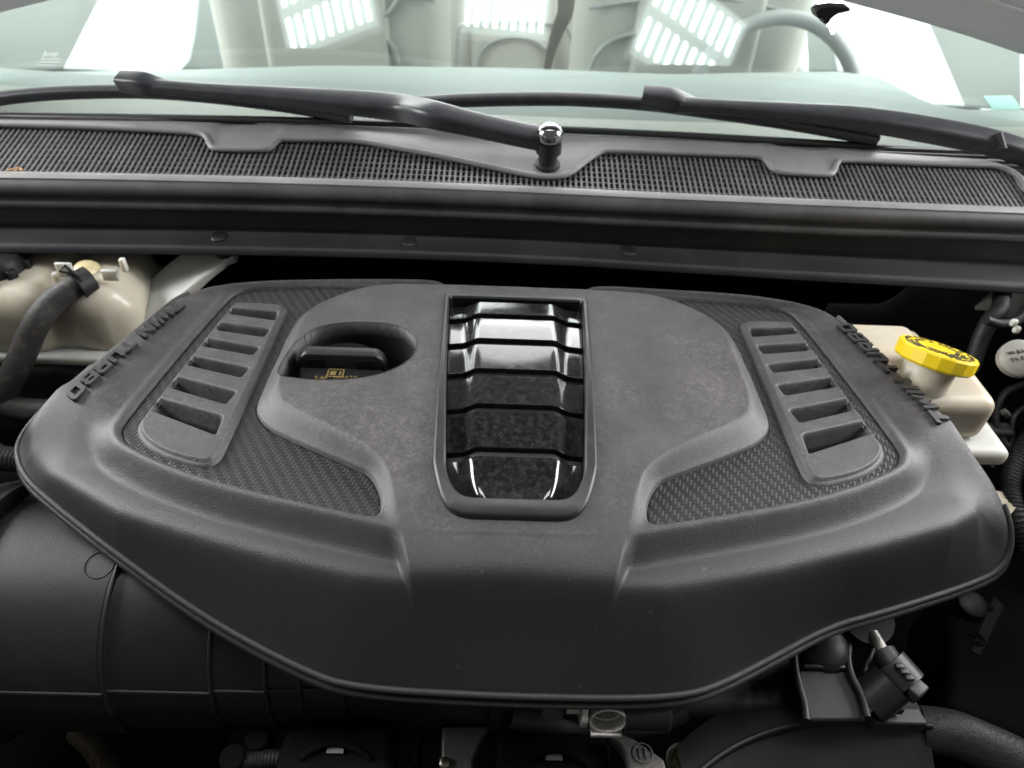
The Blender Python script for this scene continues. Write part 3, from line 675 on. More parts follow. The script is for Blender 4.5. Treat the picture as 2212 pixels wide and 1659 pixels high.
# plain white workshop walls seen through the side windows
mat('wall_white', (.82, .84, .83), .7)
def wall(name, V): 
    o = mesh(name, V, [(0, 1, 2, 3)], 'wall_white', None, False); o['kind'] = 'structure'
wall('wall_rear', [(-3.2, 5, -1.2), (3.2, 5, -1.2), (3.2, 5, 2.4), (-3.2, 5, 2.4)])
wall('wall_left', [(-3.2, .2, -1.2), (-3.2, 5, -1.2), (-3.2, 5, 2.4), (-3.2, .2, 2.4)])
wall('wall_right', [(3.2, .2, -1.2), (3.2, 5, -1.2), (3.2, 5, 2.4), (3.2, .2, 2.4)])
# outer wings
for sg in (-1, 1):
    P_ = [np.array([sg*.80, y, .085+.03*(y-.2)]) for y in np.linspace(-.45, .95, 12)]
    tag(sweep('wing', P_, lambda i, f: rrect(.10, .09, .03), 'paint'), 'white front wing on the %s side of the engine bay' % ('passenger' if sg < 0 else 'driver'), 'wing')
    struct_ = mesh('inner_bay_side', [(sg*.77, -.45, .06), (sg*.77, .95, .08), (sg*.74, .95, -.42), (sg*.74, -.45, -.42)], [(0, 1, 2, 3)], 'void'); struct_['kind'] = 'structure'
# firewall and bay
def struct(o): o['kind'] = 'structure'; return o
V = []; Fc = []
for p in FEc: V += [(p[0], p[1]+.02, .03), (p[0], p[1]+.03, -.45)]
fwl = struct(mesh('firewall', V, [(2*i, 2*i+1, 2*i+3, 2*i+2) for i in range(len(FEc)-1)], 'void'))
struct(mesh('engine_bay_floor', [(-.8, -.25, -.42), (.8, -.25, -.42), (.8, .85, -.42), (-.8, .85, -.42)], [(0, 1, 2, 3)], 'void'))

# ================================================================== WINDSCREEN
def gpt(x, s, off=0.):
    c, sn = math.cos(R(29)), math.sin(R(29)); return np.array([x, glass_y0(x)+s*c-off*sn, glass_z0(x)+s*sn+off*c])
V = []; nx, ns = 48, 16
for j in range(ns+1):
    for i in range(nx+1): xx = -.72+1.44*i/nx; V.append(gpt(xx*(1-.10*j/ns), .85*j/ns))
ws = mesh('windscreen', V, [(j*(nx+1)+i, j*(nx+1)+i+1, (j+1)*(nx+1)+i+1, (j+1)*(nx+1)+i) for j in range(ns) for i in range(nx)], 'glass')
tag(ws, 'greenish laminated windscreen glass behind the wipers', 'windscreen')
def Pg(u, v, off=0.):                                      # pixel onto the curved glass, lifted by off
    d = ray(u, v); t = .8
    for _ in range(40):
        p = CAM + d*t; f = (p[2]-glass_z0(p[0])) - GS*(p[1]-glass_y0(p[0])) - off/math.cos(R(29)); t += f/abs(d[2]-GS*d[1])*.9
    return CAM + d*t
def Pc(u, v, off=.0):                                       # pixel onto upper cowl level
    return Ps(u, v, CA+.006+off, CB)

# ------------------------------------------------------------------ wipers
def bar(name, rows, m, parent, upv=(0, -.4, 1), rad=.25):
    """rows: (point, width, height) -> smooth swept bar"""
    P = catmull([r[0] for r in rows], 6); W = catmull([np.array([r[1], r[2]]) for r in rows], 6)
    return sweep(name, P, lambda i, f: rrect(W[i][0], W[i][1], min(W[i])*rad), m, parent, upv=upv, sharp=60)
def wiper(label, armpts, pivot, clip, blade, knuckle):
    b0 = blade[len(blade)//2]; root = thing('windscreen_wiper', label, 'wiper', Pg(*b0, 0), 'windscreen wipers')
    bar('arm', armpts, 'wiper', root)
    bl = [Pg(u, v, .012) for u, v in blade]
    bar('blade', [(p, .012, .012) for p in bl], 'wiper', root)
    bar('rubber_strip', [(Pg(u, v+7, .004), .004, .010) for u, v in blade], 'rubber', root)
    c0, c1 = clip
    bar('blade_clip', [(Pg(*c0, .024), .018, .018), (Pg(c0[0]+(c1[0]-c0[0])*.5, c0[1]+(c1[1]-c0[1])*.4, .026), .020, .021), (Pg(c0[0]+(c1[0]-c0[0])*.8, c0[1]+(c1[1]-c0[1])*.75, .022), .018, .016), (Pg(*c1, .018), .015, .012)], 'wiper', root, rad=.15)
    bar('hinge_pin', [(p, .003, .016) for p in knuckle], 'rubber', root)
    if pivot is not None:
        pz_ = pivot; lathe('pivot_shaft', [(0, -.034), (.0135, -.034), (.0135, -.028), (.010, -.026), (.010, -.016), (.0135, -.0145), (.0135, -.002), (0, -.002)], 'rubber', root, pz_, (0, -.15, 1), k=28)
        lathe('pivot_boot', [(.0145, -.0365), (.0175, -.0365), (.018, -.034), (.0145, -.032)], 'silver_brown', root, pz_, (0, -.15, 1), k=28)
        lathe('nut_cap', [(.0, -.003), (.0125, -.003), (.0135, 0), (.0138, .003), (.013, .0075), (.0105, .0115), (.006, .0138), (0, .0145)], 'chrome', root, pz_ + np.array([0, -.001, .002]), (0, -.15, 1), k=28, sharp=80)
def Ph(u, v, off): return Ps(u, v, CA+.006+off, CB)
pv = Ph(1187, 300, .030)
wiper('black wiper whose chrome capped pivot stands in the cowl dip', [(Pg(330, 187, .026), .014, .012), (Pg(440, 196, .026), .014, .013), (Pg(600, 208, .027), .018, .016), (Pg(760, 222, .030), .024, .020), (Pg(870, 234, .032), .026, .022), (Ph(935, 248, .045), .025, .022), (Ph(1020, 268, .040), .022, .020), (Ph(1110, 288, .034), .022, .019), (Ph(1186, 303, .026), .023, .019)], pv, ((262, 176), (362, 192)), [(-330, 290), (-160, 240), (0, 212), (130, 200), (300, 197), (450, 207), (620, 228), (760, 252)], [Pg(935, 226, .044), Pg(926, 252, .040)])
wiper('black wiper whose arm runs off past the sticker side of the glass', [(Pg(1465, 225, .026), .014, .012), (Pg(1580, 232, .026), .014, .013), (Pg(1720, 243, .027), .018, .016), (Pg(1860, 257, .030), .024, .020), (Pg(2000, 279, .032), .026, .022), (Pg(2130, 305, .034), .026, .022), (Pg(2212, 330, .036), .024, .022), (Pg(2330, 375, .036), .022, .020)], None, ((1388, 207), (1500, 228)), [(905, 222), (1000, 216), (1120, 213), (1250, 214), (1400, 224), (1550, 243), (1720, 268), (1895, 300)], [Pg(2150, 290, .046), Pg(2160, 325, .040)])

# inspection sticker on the glass
stk = [Pg(u, v, .0022) for u, v in ((2124, 207), (2186, 206), (2208, 236), (2146, 238))]
tag(slab('glass_sticker', stk, .0006, 'sticker', bevel=0), 'small pale green sticker in the corner of the windscreen', 'sticker')

# ================================================================== CAR INTERIOR (seen through the glass)
dsh = thing('dashboard', 'pale dashboard top seen through the bottom of the windscreen', 'dashboard', (0, 1.1, -.1))
DE = [Py(u, v, 1.2) for u, v in ((-200, 152), (139, 149), (400, 145), (700, 136), (1106, 141), (1444, 155), (1600, 152), (1805, 149), (1895, 160), (1930, 180), (1972, 215), (2083, 231), (2300, 250))]
DEx = [p[0] for p in DE]; DEz = [p[2] for p in DE]
V = []; Fc = []; nx = 60
for i in range(nx+1):
    xx = -.95 + 1.9*i/nx; ze = float(np.interp(xx, DEx, DEz)); ge = glass_y0(xx)
    for y, z in ((ge+.13, .050), (ge+.2, .052), (1.10, .6*ze+.4*.05), (1.19, ze-.001), (1.2, ze-.006), (1.23, ze-.04), (1.25, -.2)): V.append((xx, y, z))
for i in range(nx):
    for j in range(6): a = i*7+j; Fc.append((a, a+7, a+8, a+1))
mesh('dash_top', V, Fc, 'dash', dsh)
V = []; Fc = []
for i in range(nx+1):
    xx = -.80 + 1.6*i/nx; ge = glass_y0(xx); V += [(xx, ge+.006, glass_z0(xx)-.006), (xx, ge+.06, glass_z0(xx)-.008), (xx, ge+.135, .052)]
for i in range(nx):
    for j in range(2): a = i*3+j; Fc.append((a, a+3, a+4, a+1))
mesh('demister_shelf', V, Fc, 'dash_front', dsh)
def seat(name, cx, y, label, m='seat', wd=.54, zt=.28, group=None):
    r = thing(name, label, 'seat', (cx, y, -.6), group)
    blob('backrest', [((cx, y, zt-.42), (wd, .16, .84), .075)], m, r, vox=.012, it=4)
    blob('centre_panel', [((cx, y-.082, zt-.44), (wd*.52, .03, .62), .014)], m, r, vox=.008, it=3)
    blob('headrest', [((cx, y+.02, zt+.12), (wd*.5, .10, .17), .04)], m, r, vox=.01, it=4)
    tube('seam', [(cx-wd*.45, y-.083, zt-.27), (cx-wd*.25, y-.088, zt-.25), (cx, y-.1, zt-.235), (cx+wd*.25, y-.088, zt-.25), (cx+wd*.45, y-.083, zt-.27)], .004, 'seat_dark', r, 6)
    return r
seat('front_seat', -.42, 1.80, 'cream front passenger seat without a wheel before it', group='front seats')
seat('front_seat', .40, 1.80, 'cream driver seat behind the steering wheel', group='front seats')
for cx, nm in ((-.47, 'behind the front passenger seat'), (0, 'in the gap between the front seats'), (.47, 'behind the driver seat')): seat('rear_seat', cx, 2.45, 'cream rear seat back '+nm, 'seat', .50, .36, 'rear seats')
sw = thing('steering_wheel', 'grey steering wheel rising behind the dashboard', 'steering wheel', (.42, 1.36, -.05))
cW = Py(1665, 245, 1.6); rim_ = [cW + np.array([.185*math.cos(a), .06*math.sin(a), .18*math.sin(a)]) for a in np.linspace(0, 2*math.pi, 48, endpoint=False)]
tube('wheel_rim', rim_, .016, 'seat_dark', sw, 12, sm=False, closed=True)
blob('hub', [(tuple(cW-np.array([0, 0, .02])), (.16, .05, .10), .02)], 'seat_dark', sw, vox=.008)
for sg in (-1, 1): tube('spoke', [cW, cW+np.array([sg*.17, 0, .01])], .014, 'seat_dark', sw, 10, sm=False)
for sg, nm in ((-1, 'passenger'), (1, 'driver')):
    dr = thing('door', 'pale %s side door trim with a bright window opening' % nm, 'door', (sg*.80, 1.6, -.5))
    X0 = sg*.80
    blob('door_panel', [((X0+sg*.03, 1.75, -.58), (.07, 1.25, .80), .03)], 'trim', dr, vox=.014, it=3)
    X1 = sg*.78
    if sg < 0: fp_ = [(-150, 165), (139, 149), (175, 78), (215, 0), (245, -60), (-150, -60)]; bp_ = [(392, 150), (410, 128), (422, 73), (430, 0), (434, -60), (505, -60), (500, 150)]
    else: fp_ = [(2330, 250), (2083, 231), (2048, 150), (2013, 69), (1990, 10), (1960, -60), (2330, -60)]; bp_ = [(1808, 155), (1800, 100), (1793, 40), (1785, -60), (1735, -60), (1745, 155)]
    slab('front_pillar_trim', [Px(u, v, X1) for u, v in fp_], .03, 'trim', dr, direction=(sg, 0, 0), bevel=.004)
    slab('centre_pillar_trim', [Px(u, v, X1) for u, v in bp_], .03, 'trim_dark', dr, direction=(sg, 0, 0), bevel=.004)
    box('rear_pillar', (X0, 3.3, .2), (.06, .5, .95), 'trim', dr, bevel=.02)
sp = [Py(u, v, 1.45) for u, v in ((1222, -60), (1222, 20), (1207, 60), (1192, 105), (1182, 150))]  # narrow brown streak in front of the middle seats
tag(sweep('brown_streak', catmull(sp, 5), lambda i, f: rrect(.036-.022*f, .005, .0018), 'streak', upv=(0, -1, 0)), 'narrow brown strap before the middle seats', 'streak')
# white body pillars beside the glass
for sg in (-1, 1):
    pr = [gpt(sg*.745*(1-.1*k/6), .85*k/6, .0) for k in range(7)]
    tag(sweep('windscreen_pillar', [p + np.array([0, 0, -.01]) for p in pr], lambda i, f: rrect(.055, .05, .018), 'paint'), 'white painted windscreen pillar at the %s end of the glass' % ('passenger' if sg < 0 else 'driver'), 'pillar')

# ================================================================== BONNET
hd = thing('bonnet', 'raised bonnet whose silver rear edge arches over the windscreen', 'bonnet', (0, .9, .2))
HA = R(74)
def hpt(x, s, off=0):
    z0 = .226 - .21*x*x + .095*math.exp(-(x/.17)**2); y0 = .905 - .03*x*x
    return (x, y0 - s*math.cos(HA) + off*math.sin(HA), z0 + s*math.sin(HA) + off*math.cos(HA))
def sheet(name, x0, x1, s0, s1, off, th, m, parent, nx=40, ns=12):
    V = []; Fc = []
    for o_ in (off, off+th):
        for j in range(ns+1):
            for i in range(nx+1): V.append(hpt(x0+(x1-x0)*i/nx, s0+(s1-s0)*j/ns, o_))
    N_ = (nx+1)*(ns+1); idx = lambda j, i, k: k*N_+j*(nx+1)+i
    for j in range(ns):
        for i in range(nx): Fc += [(idx(j, i, 0), idx(j+1, i, 0), idx(j+1, i+1, 0), idx(j, i+1, 0)), (idx(j, i, 1), idx(j, i+1, 1), idx(j+1, i+1, 1), idx(j+1, i, 1))]
    for i in range(nx): Fc += [(idx(0, i, 0), idx(0, i+1, 0), idx(0, i+1, 1), idx(0, i, 1)), (idx(ns, i, 0), idx(ns, i, 1), idx(ns, i+1, 1), idx(ns, i+1, 0))]
    for j in range(ns): Fc += [(idx(j, 0, 0), idx(j, 0, 1), idx(j+1, 0, 1), idx(j+1, 0, 0)), (idx(j, nx, 0), idx(j+1, nx, 0), idx(j+1, nx, 1), idx(j, nx, 1))]
    return mesh(name, V, Fc, m, parent, True, None, 0, sharp=40)
sheet('skin', -.80, .80, 0, 1.22, .012, .008, 'hood_paint', hd)
sheet('rear_flange', -.74, .74, .008, .045, .004, .007, 'hood_paint', hd, ns=3)
sheet('liner', -.72, .72, .20, 1.18, .0, .011, 'liner', hd)
q = [Py(u, v, .86) for u, v in ((1762, 26), (1775, 18), (1800, 14), (1835, 16), (1838, 24), (1812, 30), (1798, 40), (1790, 52), (1782, 54), (1778, 42), (1766, 40))]
slab('bonnet_clip', q, .02, 'black', hd, bevel=.001)

# ceiling lights that mirror in the glass
def light_panel(u, v, rz, label, size):
    d = ray(u, v); g = Pg(u, v); xx = g[0]
    e = 1e-4; tx = gpt(xx+e, 0)-gpt(xx-e, 0); ts = np.array([0, math.cos(R(29)), math.sin(R(29))]); nrm = np.cross(tx, ts); nrm /= np.linalg.norm(nrm)
    r = d - 2*(d@nrm)*nrm; t = (2.3-g[2])/r[2]; c = g + r*t
    root = thing('ceiling_light', label, 'ceiling light', c, 'ceiling lights mirrored in the glass')
    ro = Matrix.Rotation(R(rz), 3, 'Z')
    W_, D_ = size
    box('housing', tuple(Vector(c)+Vector((0, 0, .03))), (W_+.03, D_+.03, .04), 'fixture', root, rot=ro, bevel=.003)
    box('diffuser', tuple(Vector(c)+Vector((0, 0, .004))), (W_, D_, .008), 'led_panel', root, rot=ro, bevel=0)
    for i in range(9):
        for j in range(2):
            p = Vector(((i-4)*W_/9.3, (j-.5)*D_*.5, -.006)); p = ro @ p + Vector(c)
            box('tube_lamp', tuple(p), (.020, D_*.36, .010), 'led', root, rot=ro, bevel=.003)
light_panel(700, -6, 14, 'square white ceiling light, its mirror image above the passenger wiper', (.44, .36))
light_panel(1095, -26, -3, 'square white ceiling light, its mirror image in the middle of the glass', (.40, .36))
light_panel(1487, 80, -22, 'square white ceiling light, its mirror image before the steering wheel', (.46, .38))

# ================================================================== COOLANT TANK (left)
tk = thing('coolant_reservoir', 'milky beige coolant expansion tank beside the cover', 'coolant tank', (-.47, .62, -.16))
YT = .615
def tb(u0, u1, v0, v1, yf, dep, bv):
    a, b = Py(u0, v0, yf), Py(u1, v1, yf); return (((a[0]+b[0])/2, yf+dep/2, (a[2]+b[2])/2), (abs(b[0]-a[0]), dep, abs(a[2]-b[2])), bv)
blob('tank', [tb(-220, 140, 632, 790, .590, .13, .026), tb(95, 300, 628, 790, .598, .12, .028), tb(225, 345, 655, 790, .625, .10, .026), tb(-240, 60, 585, 700, .63, .11, .02), tb(-220, 318, 634, 790, .603, .11, .024), tb(120, 300, 612, 700, .645, .08, .03)], 'tank', tk, vox=.003, it=10)
fl = [tb(-240, 312, 772, 786, .586, .12, .004)]
box('seam_flange', fl[0][0], (fl[0][1][0], fl[0][1][1], .011), 'tank_white', tk, bevel=.003)
blob('fluid_part', [tb(-230, 300, 780, 960, .590, .12, .02)], 'tank_fluid', tk, vox=.004)
a, b, c = Py(345, 640, .66), Py(440, 565, .70), Py(500, 541, .705)
bar('mount_arm', [(Py(300, 690, .64), .040, .018), (Py(372, 622, .66), .052, .014), (Py(432, 572, .672), .050, .010), (Py(480, 547, .678), .042, .008), (Py(514, 540, .678), .030, .007)], 'tank_white', tk, upv=(0, -.3, 1))
lathe('mount_grommet', [(0, -.002), (.011, -.002), (.011, .004), (.006, .006), (0, .006)], 'rubber', tk, Py(484, 541, .672), (0, -.3, 1), k=20)
for u, v, y, s in ((141, 583, .62, (.016, .004, .016)), (123, 602, .62, (.005, .006, .014)), (239, 594, .62, (.016, .005, .012)), (267, 572, .62, (.005, .006, .014))):
    p = Py(u, v, y); box('tab', tuple(p), s, 'tank_white', tk, bevel=.001)
pn = Py(200, 596, .64); blob('hose_nipple', [((pn[0]-.004, pn[1], pn[2]-.002), (.028, .028, .036), .012)], 'nipple', tk, vox=.002, it=5)
pc = Py(-8, 575, .64)
lathe('pressure_cap', [(0, -.022), (.028, -.022), (.028, .006), (.024, .012), (0, .013)], 'black', tk, pc, k=24)
for k in range(8):
    a = k*math.pi/4 + .2; box('cap_lug', (pc[0]+.028*math.cos(a), pc[1]+.028*math.sin(a), pc[2]-.006), (.010, .010, .024), 'black', tk, rot=Matrix.Rotation(a, 3, 'Z'), bevel=.002)
hs = thing('coolant_hose', 'bent black rubber hose with a spring clamp on the beige tank', 'hose', Py(20, 840, .56))
hp = [Py(188, 606, .625), Py(160, 622, .612), Py(118, 650, .60), Py(85, 690, .585), (*Py(62, 735, .575),), Py(36, 795, .56), Py(14, 838, .55), Py(10, 868, .545), Py(40, 884, .54), Py(110, 889, .535), Py(220, 895, .53)]
tube('hose_body', hp, .0125, 'rubber_hose', hs, 18, n=8)
tube('spring_clamp', [Py(196, 604, .622), Py(166, 619, .610)], .0145, 'rubber', hs, 18, sm=False)
tube('clamp_ear', [Py(178, 608, .60), Py(150, 590, .60), Py(128, 586, .60), Py(140, 574, .60), Py(158, 590, .60), Py(172, 600, .60)], .0016, 'rubber', hs, 6, sm=False)

# ================================================================== BRAKE RESERVOIR (right)
br = thing('brake_fluid_reservoir', 'cream plastic brake fluid reservoir with a yellow printed cap', 'brake reservoir', (.40, .56, -.08))
cc = Pz(2027, 757, .018)
ax = Vector((.21, .32, 1)).normalized()
lathe('neck', [(0, -.05), (.022, -.05), (.021, -.02), (.021, -.008), (0, -.008)], 'tank_cream', br, cc, ax, k=28)
def bz(u, v, y): return Py(u, v, y)
y1 = float(cc[1])
rr0 = Py(1992, 716, y1+.12)
blob('body', [((cc[0]+.006, y1+.005, cc[2]-.050), (.092, .085, .046), .011), ((rr0[0]-.06, y1+.085, rr0[2]-.025), (.12, .09, .05), .012), ((cc[0]-.01, y1+.045, cc[2]-.056), (.08, .10, .04), .01)], 'tank_cream', br, vox=.0022, it=5)
blob('base_flange', [((cc[0]+.018, y1-.002, cc[2]-.080), (.112, .100, .018), .006)], 'tank_white', br, vox=.0022, it=4)
K = 18
prof = [(0, -.012), (.031, -.012), (.0325, -.010), (.0325, .0), (.0315, .0016), (0, .0016)]
yc = lathe('cap', prof, 'yellow', br, cc, ax, k=K, sharp=12, label='round yellow brake fluid cap with dark warning print')
lathe('centre_ring', [(.0075, .0014), (.0075, .0022), (.0095, .0022), (.0095, .0014)], 'yellow', yc, cc, ax, k=24)
axs = frame_axes(ax, (0, 1, 0)); sx_, ux_ = axs[1], axs[2]
def on_cap(rad, ang, h): return Vector(cc.tolist()) + ax*h + sx_*(rad*math.cos(ang)) + ux_*(rad*math.sin(ang))
xv = Vector((1, 0, .1)); xv = (xv - ax*xv.dot(ax)).normalized(); yv_ = ax.cross(xv)
def cap_text(txt, rad, a0, sz, spread):
    for i, ch in enumerate(txt):
        if ch == ' ': continue
        a = R(a0) - i*spread; cpos = Vector(cc.tolist()) + ax*.0018 + xv*(rad*math.cos(a)) + yv_*(rad*math.sin(a))
        ydir = xv*math.cos(a) + yv_*math.sin(a); xdir = ydir.cross(ax)
        place_mesh('print', tick_mesh(sz), 'ink', yc, cpos, xdir, ydir)
cap_text('xxx xxxx xxx x xxxxx xxxxx', .0245, 148, .0056, .172)
cap_text('xxxx x xxxxxx xxxxxxxxx', .0175, 140, .0050, .20)
for j, (ra, sz) in enumerate(((.0235, .0055), (.0165, .005))):
    txt = 'xxxxx xxxxxx xxx' if j == 0 else 'xxxxxx xxxxxxxx'
    for i, ch in enumerate(txt):
        if ch == ' ': continue
        a = R(-150+j*2) + i*(.135 if j == 0 else .165); cpos = Vector(cc.tolist()) + ax*.0018 + xv*(ra*math.cos(a)) + yv_*(ra*math.sin(a)); ydir = -(xv*math.cos(a) + yv_*math.sin(a)); xdir = ydir.cross(ax)
        place_mesh('print', tick_mesh(sz), 'ink', yc, cpos, xdir, ydir)
for k in range(3):
    r_ = .027 - k*.0042; pts = [Vector(cc.tolist()) + ax*.0018 + xv*(r_*math.cos(a)) + yv_*(r_*math.sin(a)) for a in np.linspace(R(152), R(205), 10)]
    sweep('print_arc', pts, lambda i, f: [(-.0009, -.0002), (.0009, -.0002), (.0009, .0003), (-.0009, .0003)], 'ink', yc, upv=ax)
# booster and clutter behind it
bo = thing('brake_booster', 'matt black brake booster drum under the cowl edge', 'brake booster', (.42, .68, -.1))
lathe('drum', [(0, -.10), (.10, -.10), (.118, -.08), (.122, -.03), (.128, -.025), (.128, -.015), (.12, -.01), (.112, .02), (.06, .035), (0, .036)], 'dark_plastic', bo, Py(1990, 720, .74), (-.15, -1, .05), k=48)
sh = [Py(u, v, .66) for u, v in ((1780, 678), (1860, 680), (1905, 676), (1950, 655), (1985, 632), (2075, 622))]
tag(sweep('heat_shield_edge', catmull(sh, 6), lambda i, f: rrect(.003, .030, .0012), 'cowl_dark'), 'dark curved shield strip above the cream reservoir', 'shield')
wc = thing('printed_cap', 'grubby white round cap with black print beside the yellow cap', 'cap', Py(2195, 775, .53))
lathe('cap_body', [(0, -.008), (.014, -.008), (.0175, -.004), (.0175, .004), (.014, .0075), (0, .009)], 'white_cap', wc, Py(2200, 775, .53), (-.25, -.55, .75), k=28)
axw = Vector((-.25, -.55, .75)).normalized(); cw = Vector(Py(2200, 775, .53).tolist()) + axw*.0092
for i, ch in enumerate('xxxxxx xxxxx'):
    if ch == ' ': continue
    row, col = (0, i) if i < 6 else (1, i-7)
    xw = Vector((1, 0, .33)); xw = (xw - axw*xw.dot(axw)).normalized(); yw = axw.cross(xw)
    place_mesh('print', tick_mesh(.0055), 'ink', wc, cw + xw*((col-2.2)*.0042) + yw*(.003-.0065*row) - axw*.0006, xw, yw)
hn = thing('wiring_bundle', 'black taped wiring bundle hanging below the cowl corner', 'wiring', Py(2170, 700, .62))
tube('cable', [Py(2165, 632, .66), Py(2160, 668, .64), Py(2140, 690, .63), Py(2120, 730, .62), Py(2095, 800, .60)], .009, 'loom', hn, 10)
tube('cable', [Py(2240, 640, .66), Py(2200, 690, .62), Py(2160, 700, .61), Py(2130, 692, .61)], .005, 'loom', hn, 8)
for u, v in ((2190, 697), (2196, 712)): p = Py(u, v, .60); blob('clip_head', [(tuple(p), (.007, .006, .008), .002)], 'tank_white', hn, vox=.001)
gp = thing('inner_wing', 'grey painted inner wing edge behind the wiring', 'inner wing', (.62, .70, -.1))
bar('wing_edge', [(Py(2090, 668, .72), .02, .03), (Py(2150, 655, .71), .02, .035), (Py(2240, 650, .68), .02, .06), (Py(2330, 690, .60), .02, .08)], 'hood_paint', gp)

# ================================================================== INTAKE DUCT (lower left)
du = thing('intake_duct', 'large black stepped intake duct under the cover edge', 'intake duct', (-.3, .33, -.28))
AXY, AXZ = .335, -.160
segs = [(-.395, .092), (-.290, .092), (-.286, .0885), (-.2155, .0885), (-.2115, .086), (-.177, .086), (-.173, .0835), (-.153, .0835), (-.149, .0815), (-.122, .0815), (-.118, .0795), (-.012, .0795)]
V = []; k = 64
for xx, r_ in segs:
    for i in range(k): a = 2*math.pi*i/k; V.append((xx, AXY + r_*math.cos(a), AXZ + r_*math.sin(a)))
Fc = [(j*k+i, j*k+(i+1) % k, (j+1)*k+(i+1) % k, (j+1)*k+i) for j in range(len(segs)-1) for i in range(k)] + [tuple(range(k)), tuple(range((len(segs)-1)*k, len(segs)*k))]
mesh('duct_body', V, Fc, 'dark_plastic', du, sharp=35, bevel=.0012)
for xx, r_ in ((-.288, .0915), (-.2135, .0882), (-.175, .0857), (-.151, .0832), (-.120, .0812)): tube('step_bead', [(xx, AXY + r_*math.cos(a), AXZ + r_*math.sin(a)) for a in np.linspace(0, 2*math.pi, 64, endpoint=False)], .0016, 'dark_plastic', du, 8, sm=False, closed=True)
a = R(161)
sweep('parting_line', [(xx, AXY+(r_+.0004)*math.cos(a), AXZ+(r_+.0004)*math.sin(a)) for xx, r_ in segs], lambda i, f: circ(.0013, 6), 'dark_plastic', du)
lathe('end_flange', [(.088, 0), (.101, 0), (.104, .003), (.104, .009), (.100, .012), (.088, .012)], 'dark_plastic', du, (-.405, AXY, AXZ), (1, 0, 0), k=64)
lathe('end_plate', [(0, 0), (.085, 0), (.085, .010), (0, .010)], 'dark_plastic', du, (-.012, AXY, AXZ), (1, 0, 0), k=48)
pm = Pz(215, 1219, -.10); 
be = thing('intake_bellows', 'ribbed rubber intake bellows leading off the big duct', 'bellows', (-.46, .36, -.2))
for i in range(6):
    cxp = -.415 - i*.020; rr_ = .098 - .001*i
    lathe('rib', [(rr_-.012, 0), (rr_-.002, .004), (rr_, .007), (rr_-.002, .010), (rr_-.012, .014)], 'bellows', be, (cxp, AXY+.012*i, AXZ+.004*i), (1, -.25-.06*i, 0), k=64, sharp=80)

# ================================================================== ENGINE FRONT (below the cover)
eng = thing('engine_block', 'dark ribbed engine front below the cover', 'engine', (0, .25, -.3))
box('timing_cover', (.02, .29, -.27), (.50, .06, .22), 'black', eng, bevel=.01)
for i in range(14):
    u = 640 + i*52; p = Pz(u, 1600, -.18); box('casting_rib', (p[0], p[1]+.012, -.205), (.003, .05, .03), 'void', eng, bevel=.0008)
for u, v in ((724, 1620), (1197, 1635)):
    p = Pz(u, v, -.175)
    blob('coil_head', [((p[0], p[1]-.004, -.192), (.085, .05, .03), .008)], 'void', eng, vox=.002)
    box('data_label', (p[0], p[1], -.1752), (.0125, .0048, .0008), 'label_white', eng, bevel=0, label='small plain pale label on the coil')
    tube('coil_edge', [Pz(u-75, v+18, -.176), Pz(u-45, v-2, -.174), Pz(u, v-14, -.173), Pz(u+45, v-2, -.174), Pz(u+75, v+18, -.176)], .0025, 'void', eng, 8)
cf = thing('coolant_outlet', 'cast aluminium coolant outlet with an open round mouth', 'pipe fitting', Pz(1314, 1575, -.14))
pm = Pz(1314, 1559, -.115); axf = Vector((0, -1, .16)).normalized()
lathe('mouth', [(.0128, -.05), (.0132, -.012), (.0135, 0), (.0122, .0004), (.0112, -.001), (.0108, -.008), (.0098, -.0085), (.0096, -.018), (.003, -.019)], 'alu', cf, pm, axf, k=40)
lathe('side_flange', [(0, 0), (.014, 0), (.014, .004), (.011, .005), (0, .005)], 'alu', cf, pm + np.array([-.0145, .012, -.002]), (-1, 0, 0), k=28)
lathe('bolt', [(0, 0), (.0058, 0), (.0058, .009), (0, .009)], 'zinc', cf, pm + np.array([-.0195, .011, -.001]), (-1, 0, 0), k=6)
box('lug', tuple(pm + np.array([0, .004, -.0145])), (.022, .016, .004), 'alu', cf, bevel=.001)
lathe('black_sleeve', [(0, 0), (.016, 0), (.016, .030), (.014, .032), (0, .032)], 'black', cf, pm + np.array([.012, .012, -.004]), (1, 0, 0), k=28)
ab = thing('alloy_bracket', 'dull alloy bracket with a cast roundel under the outlet', 'bracket', Pz(1400, 1640, -.18))
c1 = [Pz(u, v, -.165) for u, v in ((1316, 1588), (1345, 1585), (1372, 1596), (1400, 1616), (1435, 1640), (1450, 1700), (1352, 1700), (1358, 1660), (1352, 1632), (1338, 1610))]
slab('web', c1, .012, 'alu_dull', ab, bevel=.002)
pr_ = Pz(1388, 1627, -.1648); tube('roundel', [pr_ + np.array([.0072*math.cos(a), .0072*math.sin(a), 0]) for a in np.linspace(0, 2*math.pi, 24, endpoint=False)], .0007, 'alu_dull', ab, 6, sm=False, closed=True)
for dx in (-.0022, .0022): p = Pz(1388, 1627, -.1646); box('roundel_bar', (p[0]+dx, p[1], p[2]), (.0012, .008, .0012), 'alu_dull', ab, bevel=0)
ab2 = thing('alloy_bracket', 'plain dull alloy bracket below the end of the duct', 'bracket', Pz(1000, 1640, -.19))
slab('web', [Pz(u, v, -.185) for u, v in ((955, 1568), (1062, 1566), (1040, 1600), (1022, 1640), (1015, 1700), (952, 1700))], .014, 'alu_dull', ab2, bevel=.002)
box('bolt_head', tuple(Pz(960, 1648, -.184)), (.008, .008, .006), 'zinc', ab2, bevel=.002)
sv_ = thing('cylinder_stub', 'short grey metal stub behind the coolant outlet', 'pipe stub', Pz(1190, 1510, -.14))
